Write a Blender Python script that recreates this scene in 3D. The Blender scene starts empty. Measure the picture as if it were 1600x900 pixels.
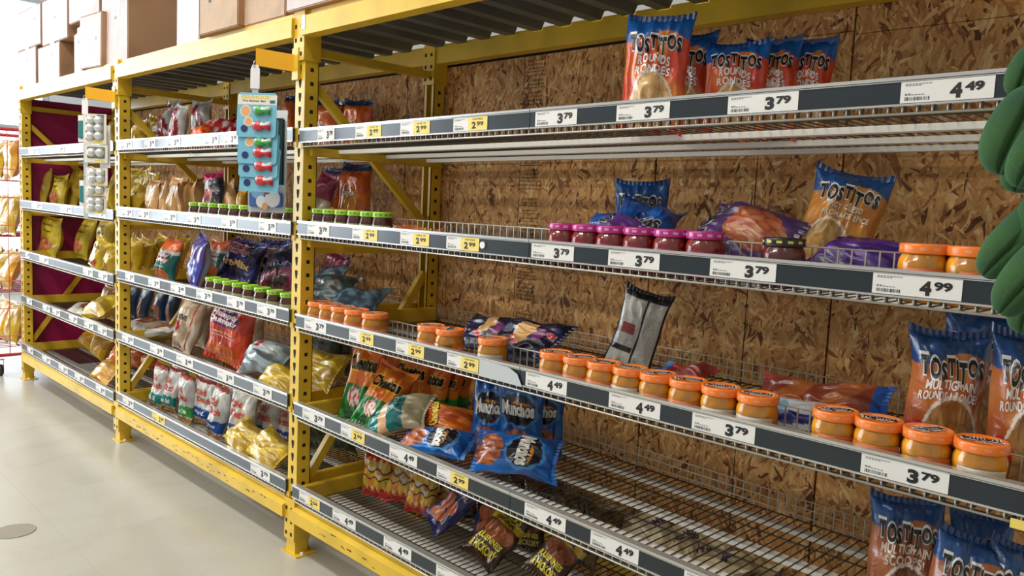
import bpy, bmesh, math, random
from mathutils import Vector, Matrix, noise
random.seed(7)
C = bpy.context.scene.collection
SC = bpy.context.scene
PI = math.pi

# ------------------------------------------------------------------ camera
CAM = Vector((2.7123, -1.5597, 1.3794)); YAW, PITCH, ROLL, FPX = -0.77614, -0.09801, 0.04742, 1237.1
_f = Vector((math.sin(YAW)*math.cos(PITCH), math.cos(YAW)*math.cos(PITCH), math.sin(PITCH)))
_r0 = Vector((math.cos(YAW), -math.sin(YAW), 0)); _u0 = _r0.cross(_f)
_r = math.cos(ROLL)*_r0 + math.sin(ROLL)*_u0; _u = -math.sin(ROLL)*_r0 + math.cos(ROLL)*_u0
cd = bpy.data.cameras.new('camera'); cam = bpy.data.objects.new('camera', cd); C.objects.link(cam)
cd.sensor_width = 36; cd.lens = FPX/1600*36; cd.clip_start = .02; cd.clip_end = 60
m = Matrix((_r, _u, -_f)).transposed().to_4x4(); m.translation = CAM
cam.matrix_world = m
SC.camera = cam

def ray(u, v): return _f + (u-800)/FPX*_r - (v-450)/FPX*_u
def aty(u, v, y): d = ray(u, v); return CAM + d*((y-CAM.y)/d.y)
def atz(u, v, z): d = ray(u, v); return CAM + d*((z-CAM.z)/d.z)

# ------------------------------------------------------------------ world, lights, exposure
SC.view_settings.view_transform = 'Standard'; SC.view_settings.look = 'None'
SC.view_settings.gamma = 1; SC.view_settings.use_curve_mapping = False
SC.view_settings.exposure = 0.0
w = bpy.data.worlds.new('store_surround'); SC.world = w; w.use_nodes = True
w.node_tree.nodes['Background'].inputs[0].default_value = (1, .97, .92, 1)
w.node_tree.nodes['Background'].inputs[1].default_value = .42

def area(name, loc, rot, sx, sy, power, col):
    l = bpy.data.lights.new(name, 'AREA'); l.shape = 'RECTANGLE'; l.size = sx; l.size_y = sy
    l.energy = power; l.color = col
    o = bpy.data.objects.new(name, l); C.objects.link(o); o.location = loc; o.rotation_euler = rot
    return o
# daylight entering through the glazed store front at the far left
area('window_daylight', (-8.6, -3.4, 2.3), (0, math.radians(-82), math.radians(14)), 3.4, 6.0, 400, (.84, .92, 1))
# fluorescent rows in the ceiling above the aisle
for i, (lx, ly) in enumerate(((-5.5, -1.6), (-2.6, -1.6), (.3, -1.6), (-4, -4.6), (-.5, -4.6), (3.4, -3.4))):
    area('fluorescent_row', (lx, ly, 4.2), (0, 0, 0), 2.6, .35, (40, 52, 78, 80, 130, 10)[i], (1, .95, .86))

# ------------------------------------------------------------------ helpers
def lin(c):
    return tuple(((x/255)/12.92 if x/255 <= .04045 else ((x/255+.055)/1.055)**2.4) for x in c)
def mat(name, rgb, rough=.5, metal=0, coat=0, noise_amt=0, noise_scale=8, bump=0, bscale=60, alpha=None, vary=None):
    M = bpy.data.materials.new(name); M.use_nodes = True; nt = M.node_tree
    p = nt.nodes['Principled BSDF']
    c = (*lin(rgb), 1)
    p.inputs['Base Color'].default_value = c; p.inputs['Roughness'].default_value = rough
    p.inputs['Metallic'].default_value = metal; p.inputs['Coat Weight'].default_value = coat
    p.inputs['Coat Roughness'].default_value = .12
    tc = nt.nodes.new('ShaderNodeTexCoord')
    if noise_amt:
        n = nt.nodes.new('ShaderNodeTexNoise'); n.inputs['Scale'].default_value = noise_scale; n.inputs['Detail'].default_value = 6
        nt.links.new(tc.outputs['Object'], n.inputs['Vector'])
        mx = nt.nodes.new('ShaderNodeMix'); mx.data_type = 'RGBA'
        d = vary or tuple(x*(1-noise_amt) for x in rgb)
        mx.inputs[6].default_value = c; mx.inputs[7].default_value = (*lin(d), 1)
        r = nt.nodes.new('ShaderNodeMapRange'); r.inputs[1].default_value = .45; r.inputs[2].default_value = .7
        nt.links.new(n.outputs[0], r.inputs[0]); nt.links.new(r.outputs[0], mx.inputs[0])
        nt.links.new(mx.outputs[2], p.inputs['Base Color'])
    if bump:
        n = nt.nodes.new('ShaderNodeTexNoise'); n.inputs['Scale'].default_value = bscale; n.inputs['Detail'].default_value = 3
        nt.links.new(tc.outputs['Object'], n.inputs['Vector'])
        b = nt.nodes.new('ShaderNodeBump'); b.inputs['Strength'].default_value = bump; b.inputs['Distance'].default_value = .004
        nt.links.new(n.outputs[0], b.inputs['Height']); nt.links.new(b.outputs[0], p.inputs['Normal'])
    return M

YEL = mat('yellow_rack_paint', (226, 186, 50), .38, noise_amt=.12, noise_scale=5)
YEL2 = mat('golden_bracket_paint', (250, 184, 30), .4)
DARK = mat('dark_hole', (22, 20, 16), .9)
WIRE = mat('galvanised_wire', (84, 79, 70), .42, .6)
WIREF = mat('bright_fence_wire', (196, 192, 182), .35, .6)
BAR = mat('zinc_flat_bar', (240, 238, 230), .4)
CHROME = mat('rail_trim', (205, 205, 202), .25, .7)
SLATE = mat('slate_price_rail', (31, 41, 48), .28, coat=.12)
CARD = mat('white_price_card', (228, 226, 222), .5)
CARDY = mat('yellow_price_card', (238, 212, 105), .5)
INK = mat('black_ink', (25, 25, 27), .5)
GREY = mat('grey_ink', (128, 128, 130), .5)
DECK = mat('dark_corrugated_steel', (104, 108, 106), .5, .3, noise_amt=.2, noise_scale=4)
BOXM = mat('brown_cardboard', (196, 170, 146), .85, noise_amt=.08, noise_scale=12)
BOXW = mat('window_lit_cardboard', (214, 202, 204), .8, noise_amt=.06)  # carton fronts: window light is put into this pale tone
BOXS = mat('brown_cardboard_side', (172, 132, 100), .9, noise_amt=.1)
PAPER = mat('white_paper', (236, 236, 238), .5)
TAPE = mat('packing_tape', (172, 148, 120), .25)
PINK = mat('magenta_print', (190, 70, 120), .6)
MAROON = mat('maroon_panel', (178, 24, 100), .45, noise_amt=.25, noise_scale=1.5)
BLACK = mat('black_plastic', (28, 28, 30), .45)
RED = mat('red_enamel', (190, 35, 40), .35)
CLEARP = mat('frosted_plastic', (190, 196, 200), .2, coat=.5)

def vcol_material(name, rough, bump):
    M = bpy.data.materials.new(name); M.use_nodes = True; nt = M.node_tree; p = nt.nodes['Principled BSDF']
    a = nt.nodes.new('ShaderNodeAttribute'); a.attribute_name = 'print'
    nt.links.new(a.outputs['Color'], p.inputs['Base Color'])
    p.inputs['Roughness'].default_value = rough; p.inputs['Coat Weight'].default_value = .35; p.inputs['Coat Roughness'].default_value = .18
    tc = nt.nodes.new('ShaderNodeTexCoord')
    n = nt.nodes.new('ShaderNodeTexNoise'); n.inputs['Scale'].default_value = 22; n.inputs['Detail'].default_value = 4; n.inputs['Distortion'].default_value = 1.2
    nt.links.new(tc.outputs['Object'], n.inputs['Vector'])
    b = nt.nodes.new('ShaderNodeBump'); b.inputs['Strength'].default_value = bump; b.inputs['Distance'].default_value = .006
    nt.links.new(n.outputs[0], b.inputs['Height']); nt.links.new(b.outputs[0], p.inputs['Normal'])
    return M
FOIL = vcol_material('printed_film', .26, .6)
PRINT = vcol_material('printed_label', .4, 0)

def glass_mat():
    M = bpy.data.materials.new('thin_jar_glass'); M.use_nodes = True; nt = M.node_tree
    for n in list(nt.nodes):
        if n.type == 'BSDF_PRINCIPLED': nt.nodes.remove(n)
    out = [n for n in nt.nodes if n.type == 'OUTPUT_MATERIAL'][0]
    t = nt.nodes.new('ShaderNodeBsdfTransparent'); g = nt.nodes.new('ShaderNodeBsdfGlossy'); g.inputs['Roughness'].default_value = .04
    f = nt.nodes.new('ShaderNodeFresnel'); f.inputs[0].default_value = 1.5
    mx = nt.nodes.new('ShaderNodeMixShader')
    nt.links.new(f.outputs[0], mx.inputs[0]); nt.links.new(t.outputs[0], mx.inputs[1]); nt.links.new(g.outputs[0], mx.inputs[2])
    nt.links.new(mx.outputs[0], out.inputs[0]); return M
GLASS = glass_mat()

class MB:
    """collects shapes in one bmesh"""
    def __init__(s): s.bm = bmesh.new()
    def box(s, a, b, mi=0, rot=None, bevel=0):
        (x0, y0, z0), (x1, y1, z1) = a, b
        cs = [Vector((x, y, z)) for z in (z0, z1) for y in (y0, y1) for x in (x0, x1)]
        if rot: cs = [rot @ c for c in cs]
        v = [s.bm.verts.new(c) for c in cs]
        fs = [s.bm.faces.new([v[i] for i in q]) for q in ((0, 2, 3, 1), (4, 5, 7, 6), (0, 1, 5, 4), (2, 6, 7, 3), (0, 4, 6, 2), (1, 3, 7, 5))]
        for f in fs: f.material_index = mi
        if bevel:
            es = list({e for f in fs for e in f.edges})
            r = bmesh.ops.bevel(s.bm, geom=es, offset=bevel, segments=2, affect='EDGES')
            for f in r['faces']: f.material_index = mi
        return s
    def poly(s, pts, mi=0):
        f = s.bm.faces.new([s.bm.verts.new(p) for p in pts]); f.material_index = mi; return s
    def prism(s, prof, axis, a, b, mi=0, cap=True):
        """profile of 2D points swept along an axis (0 x, 1 y, 2 z)"""
        def P(q, t):
            l = list(q); l.insert(axis, t); return Vector(l)
        va = [s.bm.verts.new(P(q, a)) for q in prof]; vb = [s.bm.verts.new(P(q, b)) for q in prof]
        n = len(prof)
        for i in range(n):
            f = s.bm.faces.new((va[i], va[(i+1) % n], vb[(i+1) % n], vb[i])); f.material_index = mi
        if cap:
            s.bm.faces.new(va[::-1]).material_index = mi; s.bm.faces.new(vb).material_index = mi
        return s
    def tube(s, pts, r, n=6, mi=0, smooth=True):
        pts = [Vector(p) for p in pts]; rings = []
        for i, p in enumerate(pts):
            d = (pts[min(i+1, len(pts)-1)]-pts[max(i-1, 0)]).normalized()
            a = d.orthogonal().normalized() if i == 0 else (rings_a - d*rings_a.dot(d)).normalized()
            rings_a = a; b = d.cross(a); rr = r[i] if isinstance(r, (list, tuple)) else r
            rings.append([s.bm.verts.new(p+(a*math.cos(2*PI*k/n)+b*math.sin(2*PI*k/n))*rr) for k in range(n)])
        for i in range(len(rings)-1):
            for k in range(n):
                f = s.bm.faces.new((rings[i][k], rings[i][(k+1) % n], rings[i+1][(k+1) % n], rings[i+1][k]))
                f.material_index = mi; f.smooth = smooth
        s.bm.faces.new(rings[0][::-1]).material_index = mi; s.bm.faces.new(rings[-1]).material_index = mi
        return s
    def lathe(s, prof, n=24, mi=0, c=(0, 0), ribs=None):
        rings = []
        for (r, z) in prof:
            rings.append([s.bm.verts.new((c[0]+r*math.cos(2*PI*k/n), c[1]+r*math.sin(2*PI*k/n), z)) for k in range(n)] if r > 1e-6 else [s.bm.verts.new((c[0], c[1], z))])
        for i in range(len(rings)-1):
            A, B = rings[i], rings[i+1]
            for k in range(n):
                if len(A) == 1 and len(B) == 1: continue
                if len(A) == 1: q = (A[0], B[(k+1) % n], B[k])
                elif len(B) == 1: q = (A[k], A[(k+1) % n], B[0])
                else: q = (A[k], A[(k+1) % n], B[(k+1) % n], B[k])
                f = s.bm.faces.new(q); f.material_index = mi; f.smooth = True
        return s
    def build(s, name, mats, parent=None, smooth=None):
        me = bpy.data.meshes.new(name); bmesh.ops.recalc_face_normals(s.bm, faces=s.bm.faces[:]) if smooth is not False else None
        s.bm.to_mesh(me); s.bm.free()
        for mm in (mats if isinstance(mats, (list, tuple)) else [mats]): me.materials.append(mm)
        o = bpy.data.objects.new(name, me); C.objects.link(o)
        if parent: o.parent = parent
        return o

def tag(o, label=None, cat=None, group=None, kind=None):
    if label: o['label'] = label
    if cat: o['category'] = cat
    if group: o['group'] = group
    if kind: o['kind'] = kind
    return o
def empty(name, loc, label, cat, group=None):
    o = bpy.data.objects.new(name, None); C.objects.link(o); o.location = loc; o.empty_display_size = .05
    return tag(o, label, cat, group)
def copy_tree(o, parent=None):
    c = o.copy(); C.objects.link(c); c.parent = parent
    for ch in list(o.children): copy_tree(ch, c)
    return c

# text as 2D triangles, cached, height normalised to 1 and width reported
_tc = {}
def text2d(body, bold=0.0, seg=.12):
    key = (body, bold, seg)
    if key in _tc: return _tc[key]
    cu = bpy.data.curves.new('lettering', 'FONT'); cu.body = body; cu.size = 1; cu.offset = bold; cu.align_x = 'LEFT'
    cu.resolution_u = 3
    ob = bpy.data.objects.new('lettering', cu)
    me = bpy.data.meshes.new_from_object(ob)
    bm = bmesh.new(); bm.from_mesh(me); bmesh.ops.triangulate(bm, faces=bm.faces[:])
    for _ in range(4):
        es = [e for e in bm.edges if e.calc_length() > seg]
        if not es: break
        bmesh.ops.subdivide_edges(bm, edges=es, cuts=1)
        bmesh.ops.triangulate(bm, faces=[f for f in bm.faces if len(f.verts) > 3])
    V = [(v.co.x, v.co.y) for v in bm.verts]; bm.verts.index_update(); F = [[v.index for v in f.verts] for f in bm.faces]
    bm.free(); bpy.data.objects.remove(ob); bpy.data.curves.remove(cu); bpy.data.meshes.remove(me)
    if V:
        x0 = min(a for a, b in V); x1 = max(a for a, b in V); y0 = min(b for a, b in V); y1 = max(b for a, b in V)
        cx, cy, W, H = (x0+x1)/2, (y0+y1)/2, x1-x0, y1-y0
        V = [((a-cx)/W, (b-cy)/H) for a, b in V]
    else: W = H = 1
    _tc[key] = (V, F, W, H); return _tc[key]
def put_text(mb, body, fn, cx, cy, w, h, mi, bold=.03):
    """flat lettering: fn maps 2D to 3D"""
    V, F, W, H = text2d(body, bold, 9)
    vs = [mb.bm.verts.new(fn(cx+a*w, cy+b*h)) for a, b in V]
    for f in F:
        try: mb.bm.faces.new([vs[i] for i in f]).material_index = mi
        except ValueError: pass

# ------------------------------------------------------------------ setting
def osb_material():
    M = bpy.data.materials.new('oriented_strand_board'); M.use_nodes = True; nt = M.node_tree; N = nt.nodes; Lk = nt.links.new
    p = N['Principled BSDF']; p.inputs['Roughness'].default_value = .75
    tc = N.new('ShaderNodeTexCoord'); sep = N.new('ShaderNodeSeparateXYZ'); Lk(tc.outputs['Object'], sep.inputs[0])
    flat = N.new('ShaderNodeCombineXYZ'); Lk(sep.outputs[0], flat.inputs[0]); Lk(sep.outputs[2], flat.inputs[1])
    wob = N.new('ShaderNodeTexNoise'); wob.inputs['Scale'].default_value = 9; wob.inputs['Detail'].default_value = 2; Lk(flat.outputs[0], wob.inputs['Vector'])
    sc = N.new('ShaderNodeVectorMath'); sc.operation = 'SCALE'; sc.inputs['Scale'].default_value = .05; Lk(wob.outputs['Color'], sc.inputs[0])
    add = N.new('ShaderNodeVectorMath'); add.operation = 'ADD'; Lk(flat.outputs[0], add.inputs[0]); Lk(sc.outputs[0], add.inputs[1])
    best_h = None; best_v = None
    for k, (ang, sx, sy) in enumerate(((80, 110, 22), (112, 86, 18), (64, 120, 26), (95, 74, 20), (25, 112, 32), (150, 100, 28), (88, 150, 28), (44, 96, 22), (128, 130, 28))):
        mp = N.new('ShaderNodeMapping'); mp.inputs['Rotation'].default_value = (0, 0, math.radians(90-ang)); mp.inputs['Location'].default_value = (k*3.7, k*1.3, k*5)
        Lk(add.outputs[0], mp.inputs[0])
        m2 = N.new('ShaderNodeVectorMath'); m2.operation = 'MULTIPLY'; m2.inputs[1].default_value = (sx, sy, 1); Lk(mp.outputs[0], m2.inputs[0])
        v = N.new('ShaderNodeTexVoronoi'); v.inputs['Scale'].default_value = 1; v.voronoi_dimensions = '2D'; v.inputs['Randomness'].default_value = 1; Lk(m2.outputs[0], v.inputs['Vector'])
        s = N.new('ShaderNodeSeparateColor'); Lk(v.outputs['Color'], s.inputs[0])
        if best_h is None: best_h, best_v = s.outputs[0], s.outputs[1]
        else:
            g = N.new('ShaderNodeMath'); g.operation = 'GREATER_THAN'; Lk(s.outputs[0], g.inputs[0]); Lk(best_h, g.inputs[1])
            mx = N.new('ShaderNodeMix'); Lk(g.outputs[0], mx.inputs[0]); Lk(best_v, mx.inputs[2]); Lk(s.outputs[1], mx.inputs[3])
            mh = N.new('ShaderNodeMath'); mh.operation = 'MAXIMUM'; Lk(s.outputs[0], mh.inputs[0]); Lk(best_h, mh.inputs[1])
            best_h, best_v = mh.outputs[0], mx.outputs[0]
    cr = N.new('ShaderNodeValToRGB'); e = cr.color_ramp.elements
    cols = [(0, (96, 52, 22)), (.07, (142, 88, 42)), (.25, (192, 134, 74)), (.6, (212, 158, 94)), (.88, (226, 180, 116)), (1, (240, 204, 146))]
    e[0].position = 0; e[0].color = (*lin(cols[0][1]), 1); e[1].position = 1; e[1].color = (*lin(cols[-1][1]), 1)
    for q, c in cols[1:-1]: x = e.new(q); x.color = (*lin(c), 1)
    Lk(best_v, cr.inputs[0])
    n = N.new('ShaderNodeTexNoise'); n.inputs['Scale'].default_value = 1; n.inputs['Detail'].default_value = 5
    gm = N.new('ShaderNodeVectorMath'); gm.operation = 'MULTIPLY'; gm.inputs[1].default_value = (90, 22, 1); Lk(add.outputs[0], gm.inputs[0]); Lk(gm.outputs[0], n.inputs['Vector'])
    big = N.new('ShaderNodeTexNoise'); big.inputs['Scale'].default_value = 3.2; big.inputs['Detail'].default_value = 4; Lk(flat.outputs[0], big.inputs['Vector'])
    r1 = N.new('ShaderNodeMapRange'); r1.inputs[1].default_value = .3; r1.inputs[2].default_value = .7; r1.inputs[3].default_value = .80; r1.inputs[4].default_value = 1.1; Lk(n.outputs[0], r1.inputs[0])
    r2 = N.new('ShaderNodeMapRange'); r2.inputs[1].default_value = .35; r2.inputs[2].default_value = .65; r2.inputs[3].default_value = .75; r2.inputs[4].default_value = 1.08; Lk(big.outputs[0], r2.inputs[0])
    mu = N.new('ShaderNodeMath'); mu.operation = 'MULTIPLY'; Lk(r1.outputs[0], mu.inputs[0]); Lk(r2.outputs[0], mu.inputs[1])
    vm = N.new('ShaderNodeVectorMath'); vm.operation = 'SCALE'; Lk(cr.outputs[0], vm.inputs[0]); Lk(mu.outputs[0], vm.inputs['Scale'])
    Lk(vm.outputs[0], p.inputs['Base Color'])
    b = N.new('ShaderNodeBump'); b.inputs['Strength'].default_value = .35; b.inputs['Distance'].default_value = .003; Lk(best_h, b.inputs['Height']); Lk(b.outputs[0], p.inputs['Normal'])
    return M
OSB = osb_material()

def floor_material():
    M = bpy.data.materials.new('polished_terrazzo_floor'); M.use_nodes = True; nt = M.node_tree; N = nt.nodes; Lk = nt.links.new
    p = N['Principled BSDF']; p.inputs['Roughness'].default_value = .24; p.inputs['Specular IOR Level'].default_value = .45
    tc = N.new('ShaderNodeTexCoord')
    n = N.new('ShaderNodeTexNoise'); n.inputs['Scale'].default_value = 260; n.inputs['Detail'].default_value = 2; Lk(tc.outputs['Object'], n.inputs['Vector'])
    n2 = N.new('ShaderNodeTexNoise'); n2.inputs['Scale'].default_value = 3.2; n2.inputs['Detail'].default_value = 7; n2.inputs['Distortion'].default_value = .8; Lk(tc.outputs['Object'], n2.inputs['Vector'])
    c1 = N.new('ShaderNodeValToRGB'); e = c1.color_ramp.elements
    e[0].position = .3; e[0].color = (*lin((178, 175, 163)), 1); e[1].position = .62; e[1].color = (*lin((192, 190, 179)), 1); Lk(n.outputs[0], c1.inputs[0])
    c2 = N.new('ShaderNodeValToRGB'); e = c2.color_ramp.elements
    e[0].position = .33; e[0].color = (.94, .925, .89, 1); e[1].position = .55; e[1].color = (1, 1, 1, 1); Lk(n2.outputs[0], c2.inputs[0])
    br = N.new('ShaderNodeTexBrick'); br.offset = 0; br.inputs['Scale'].default_value = 1; br.inputs['Brick Width'].default_value = .61; br.inputs['Row Height'].default_value = .61
    br.inputs['Mortar Size'].default_value = .0018; br.inputs['Mortar Smooth'].default_value = 1
    br.inputs['Color1'].default_value = (1, 1, 1, 1); br.inputs['Color2'].default_value = (.975, .97, .96, 1); br.inputs['Mortar'].default_value = (.86, .84, .80, 1)
    Lk(tc.outputs['Object'], br.inputs['Vector'])
    m1 = N.new('ShaderNodeMix'); m1.data_type = 'RGBA'; m1.blend_type = 'MULTIPLY'; m1.inputs[0].default_value = 1; Lk(c1.outputs[0], m1.inputs[6]); Lk(c2.outputs[0], m1.inputs[7])
    m2 = N.new('ShaderNodeMix'); m2.data_type = 'RGBA'; m2.blend_type = 'MULTIPLY'; m2.inputs[0].default_value = 1; Lk(m1.outputs[2], m2.inputs[6]); Lk(br.outputs[0], m2.inputs[7])
    Lk(m2.outputs[2], p.inputs['Base Color'])
    return M
mb = MB(); mb.box((-10, -7, -.05), (4.5, 3, 0)); tag(mb.build('floor', floor_material()), kind='structure')
CEIL = mat('ceiling_white', (226, 228, 230), .8)
mb = MB(); mb.box((-10, -7, 4.3), (4.5, 3, 4.35))
for k in range(9): mb.box((-9.5+k*1.6, -7, 4.05), (-9.38+k*1.6, 3, 4.3))
tag(mb.build('ceiling', CEIL), kind='structure')
# glazed store front, far left: wall, frame, lit panes
mb = MB(); mb.box((-9.1, -7, 3.75), (-8.95, 3, 4.3)); mb.box((-9.1, -7, 0), (-8.95, 3, .25)); mb.box((-9.1, 1.6, .25), (-8.95, 3, 3.75))
tag(mb.build('wall_left', CEIL), kind='structure')
mb = MB()
for k in range(7): mb.box((-9.06, -7+k*1.42, .25), (-8.94, -6.93+k*1.42, 3.75))
for z in (.25, 2.1, 3.7): mb.box((-9.05, -7, z), (-8.95, 1.6, z+.05))
tag(mb.build('trim_1', mat('aluminium_frame', (205, 210, 214), .4, .3)), kind='structure')
PANE = bpy.data.materials.new('daylit_window'); PANE.use_nodes = True; pp = PANE.node_tree.nodes['Principled BSDF']
pp.inputs['Base Color'].default_value = (.1, .1, .1, 1); pp.inputs['Emission Color'].default_value = (.82, .92, 1, 1); pp.inputs['Emission Strength'].default_value = 3.0
mb = MB(); mb.box((-9.03, -7, .3), (-9.01, 1.6, 3.7)); tag(mb.build('window_1', PANE), kind='structure')

# OSB back wall: sheets with real gaps between them, added dark sheet behind keeps light out of them
ZS0, ZS1 = .02, 1.97
xs = [-3.72, -2.62, -1.42, -.2, .012, 1.165, 1.79, 2.62]
mb = MB()
for i in range(len(xs)-1):
    a, b = xs[i]+.003, xs[i+1]-.003
    zz = [ZS0, ZS1] if i not in (6, 5) else ([ZS0, 1.905, 2.06] if i == 6 else [ZS0, 1.915, 2.06])
    for z0, z1 in zip(zz[:-1], zz[1:]): mb.box((a, .676, z0), (b, .69, z1-.0018))
mb.box((-3.74, .705, 0), (2.64, .715, 2.06), 1)
# shallow saw kerf in the middle sheet, nails, printed grade stamps
mb.box((1.53, .6752, ZS0), (1.5325, .676, 1.9), 1); mb.box((.117, .6752, .7), (.1185, .676, 1.9), 1)
rnd = random.Random(3)
for z0, z1 in ((1.62, 1.97), (1.44, 1.60), (1.19, 1.43), (1.02, 1.16), (.82, .98), (.5, .76)):
    x0 = .53; mb.box((x0, .6754, z0), (x0+.002, .676, z1), 1)
    z = z1
    while z > z0+.012:
        if rnd.random() < .28: mb.box((x0, .6754, z-.002), (x0+.115, .676, z), 1)
        else:
            x = x0+.012+rnd.random()*.02
            while x < x0+.1:
                ww = .003+rnd.random()*.006
                mb.box((x, .6754, z-.009), (x+ww*.35, .676, z-.001), 1)
                if rnd.random() < .6: mb.box((x, .6754, z-.0025), (x+ww, .676, z-.001), 1)
                if rnd.random() < .5: mb.box((x, .6754, z-.0060), (x+ww, .676, z-.0046), 1)
                x += ww+.003
        z -= .015
tag(mb.build('wall_back', [OSB, DARK]), kind='structure')

# ------------------------------------------------------------------ racks
PW, PD, BY, HT = .065, .058, .612, 2.07
UPX = [-3.75, -1.875, 0, 2.49]
def post_mb(front, holes=True):
    mb = MB(); t = .003
    if front:
        mb.box((0, 0, .004), (PW, t, HT)); mb.box((0, t, .004), (t, PD, HT)); mb.box((PW-t, t, .004), (PW, PD, HT))
        mb.box((0, PD-t, .004), (.014, PD, HT)); mb.box((PW-.014, PD-t, .004), (PW, PD, HT))
    else:
        mb.box((0, PD-t, .004), (PW, PD, HT)); mb.box((0, 0, .004), (t, PD-t, HT)); mb.box((PW-t, 0, .004), (PW, PD-t, HT))
        mb.box((0, 0, .004), (.016, t, HT)); mb.box((PW-.016, 0, .004), (PW, t, HT))
    z = .08
    while z < HT-.03:
        if front:
            c = PW/2
            pts = [(c-.009, -.0006, z+.018), (c+.009, -.0006, z+.018), (c+.009, -.0006, z+.006), (c+.004, -.0006, z-.014), (c-.004, -.0006, z-.014), (c-.009, -.0006, z+.006)]
            mb.poly(pts, 1)
        for x in (PW+.0006, -.0006):
            mb.poly([(x, PD/2-.007, z-.006), (x, PD/2+.007, z-.006), (x, PD/2+.007, z+.008), (x, PD/2-.007, z+.008)], 1)
        z += .0508
    return mb
frame_labels = ['yellow upright frame at the far left end, with the maroon panel', 'yellow upright frame that carries the bulb pack strip, left of the middle bay',
                'yellow upright frame nearest the camera on the left, with the fish clip strip', 'yellow upright frame closing the rack beyond the right edge of the picture']
proto = None
def upright(x, label):
    r = empty('upright_frame', (x, 0, 0), label, 'rack upright', 'yellow rack upright frames')
    post_mb(True).build('post', [YEL, DARK], r, False)
    post_mb(False).build('post', [YEL, DARK], r, False).location = (0, BY, 0)
    for y in (0, BY):
        b = MB().box((-.02, y-.012, 0), (PW+.03, y+PD+.02, .005)); b.lathe([(.007, .005), (.007, .014), (0, .014)], 6, 1, (PW+.018, y+.02))
        b.build('base_plate', [YEL, BAR], r)
    for z in (1.915, 1.178):
        MB().prism([(.018, z), (.046, z), (.046, z+.03), (.018, z+.03)], 1, PD-.004, BY+.003).build('horizontal_brace', YEL, r)
    for (y0, z0, y1, z1) in ((PD-.006, 1.815, BY+.006, 1.29), (BY+.006, 1.09, PD-.006, .27)):
        d = Vector((0, y1-y0, z1-z0)); L = d.length; d.normalize(); nn = Vector((0, -d.z, d.y))*.016
        a, b = Vector((.02, y0, z0)), Vector((.02, y1, z1)); X = Vector((.026, 0, 0))
        mb = MB(); vs = [mb.bm.verts.new(p) for p in (a-nn, a+nn, b+nn, b-nn, a-nn+X, a+nn+X, b+nn+X, b-nn+X)]
        for q in ((0, 1, 2, 3), (7, 6, 5, 4), (0, 4, 5, 1), (1, 5, 6, 2), (2, 6, 7, 3), (3, 7, 4, 0)): mb.bm.faces.new([vs[i] for i in q])
        mb.build('diagonal_brace', YEL, r)
    return r
for i, x in enumerate(UPX): upright(x, frame_labels[i])

BAYS = [(0, UPX[2]+PW, UPX[3]), (1, UPX[1]+PW, UPX[2]), (2, UPX[0]+PW, UPX[1])]
bayname = ['near right bay', 'middle bay', 'far left bay']
def beam(x0, x1, z0, z1, front, label, marks=False):
    r = empty('load_beam', ((x0+x1)/2, 0, z0), label, 'rack beam', 'yellow load beams'); cx = (x0+x1)/2
    h = z1-z0
    prof = [(-.022, 0), (.03, 0), (.03, h), (.004, h), (.004, h-.014), (-.022, h-.026)]     # y, z : stepped box beam
    if not front: prof = [(.672-.03-y, z) for y, z in prof][::-1]
    MB().prism(prof, 0, x0-cx, x1-cx).build('beam_tube', [YEL], r)
    for sx in (-1, 1):
        xe = (x0 if sx < 0 else x1)-cx
        mb = MB()
        y0, y1 = (-.006, .062) if front else (BY-.004, BY+.064)
        a, b = (xe-.001, xe+.005) if sx < 0 else (xe-.005, xe+.001)
        mb.box((a, y0, -.085), (b, y1, h+.005))
        yy = -.009 if front else BY-.007
        a2, b2 = (xe-.034, xe+.004) if sx < 0 else (xe-.004, xe+.031)
        mb.box((a2, yy, -.085), (b2, yy+.004, h+.005))
        for z in (-.06, -.01, .04):
            q = (a2+b2)/2; mb.box((q-.008, yy-.001, z-.008), (q+.004, yy, z+.006), 1)
        mb.lathe([(.006, 0), (.006, .001)], 8, 1)
        mb.build('end_connector', [YEL, DARK], r)
    if front and marks:
        mb = MB(); rr = random.Random(11); 
        for _ in range(46):
            x = (x0-cx)+.2+rr.random()*(x1-x0-.3); z = rr.uniform(.012, h-.03); l = rr.uniform(.004, .03); t = rr.uniform(.001, .004)
            mb.poly([(x, -.0226, z), (x+l, -.0226, z+rr.uniform(-.003, .003)), (x+l*.9, -.0226, z+t), (x, -.0226, z+t)])
        mb.build('scuff_marks', DARK, r)
    return r
for i, x0, x1 in BAYS:
    n = bayname[i]
    beam(x0, x1, 1.975, 2.068, True, 'yellow top front beam of the %s, under the cartons' % n)
    beam(x0, x1, 1.975, 2.05, False, 'yellow top rear beam of the %s, against the board wall' % n)
    beam(x0, x1, .142, .215, True, 'yellow lowest front beam of the %s, just above the floor' % n, i < 2)
    beam(x0, x1, .142, .215, False, 'yellow lowest rear beam of the %s, near the floor' % n)
# small reflective sticker on the near top beam
mb = MB().box((.075, -.0232, 1.995), (.098, -.0222, 2.045)); s = mb.build('location_sticker', mat('blank_sticker', (190, 200, 214), .2)); tag(s, 'blank bluish location sticker at left end of near top beam', 'sticker')
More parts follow.
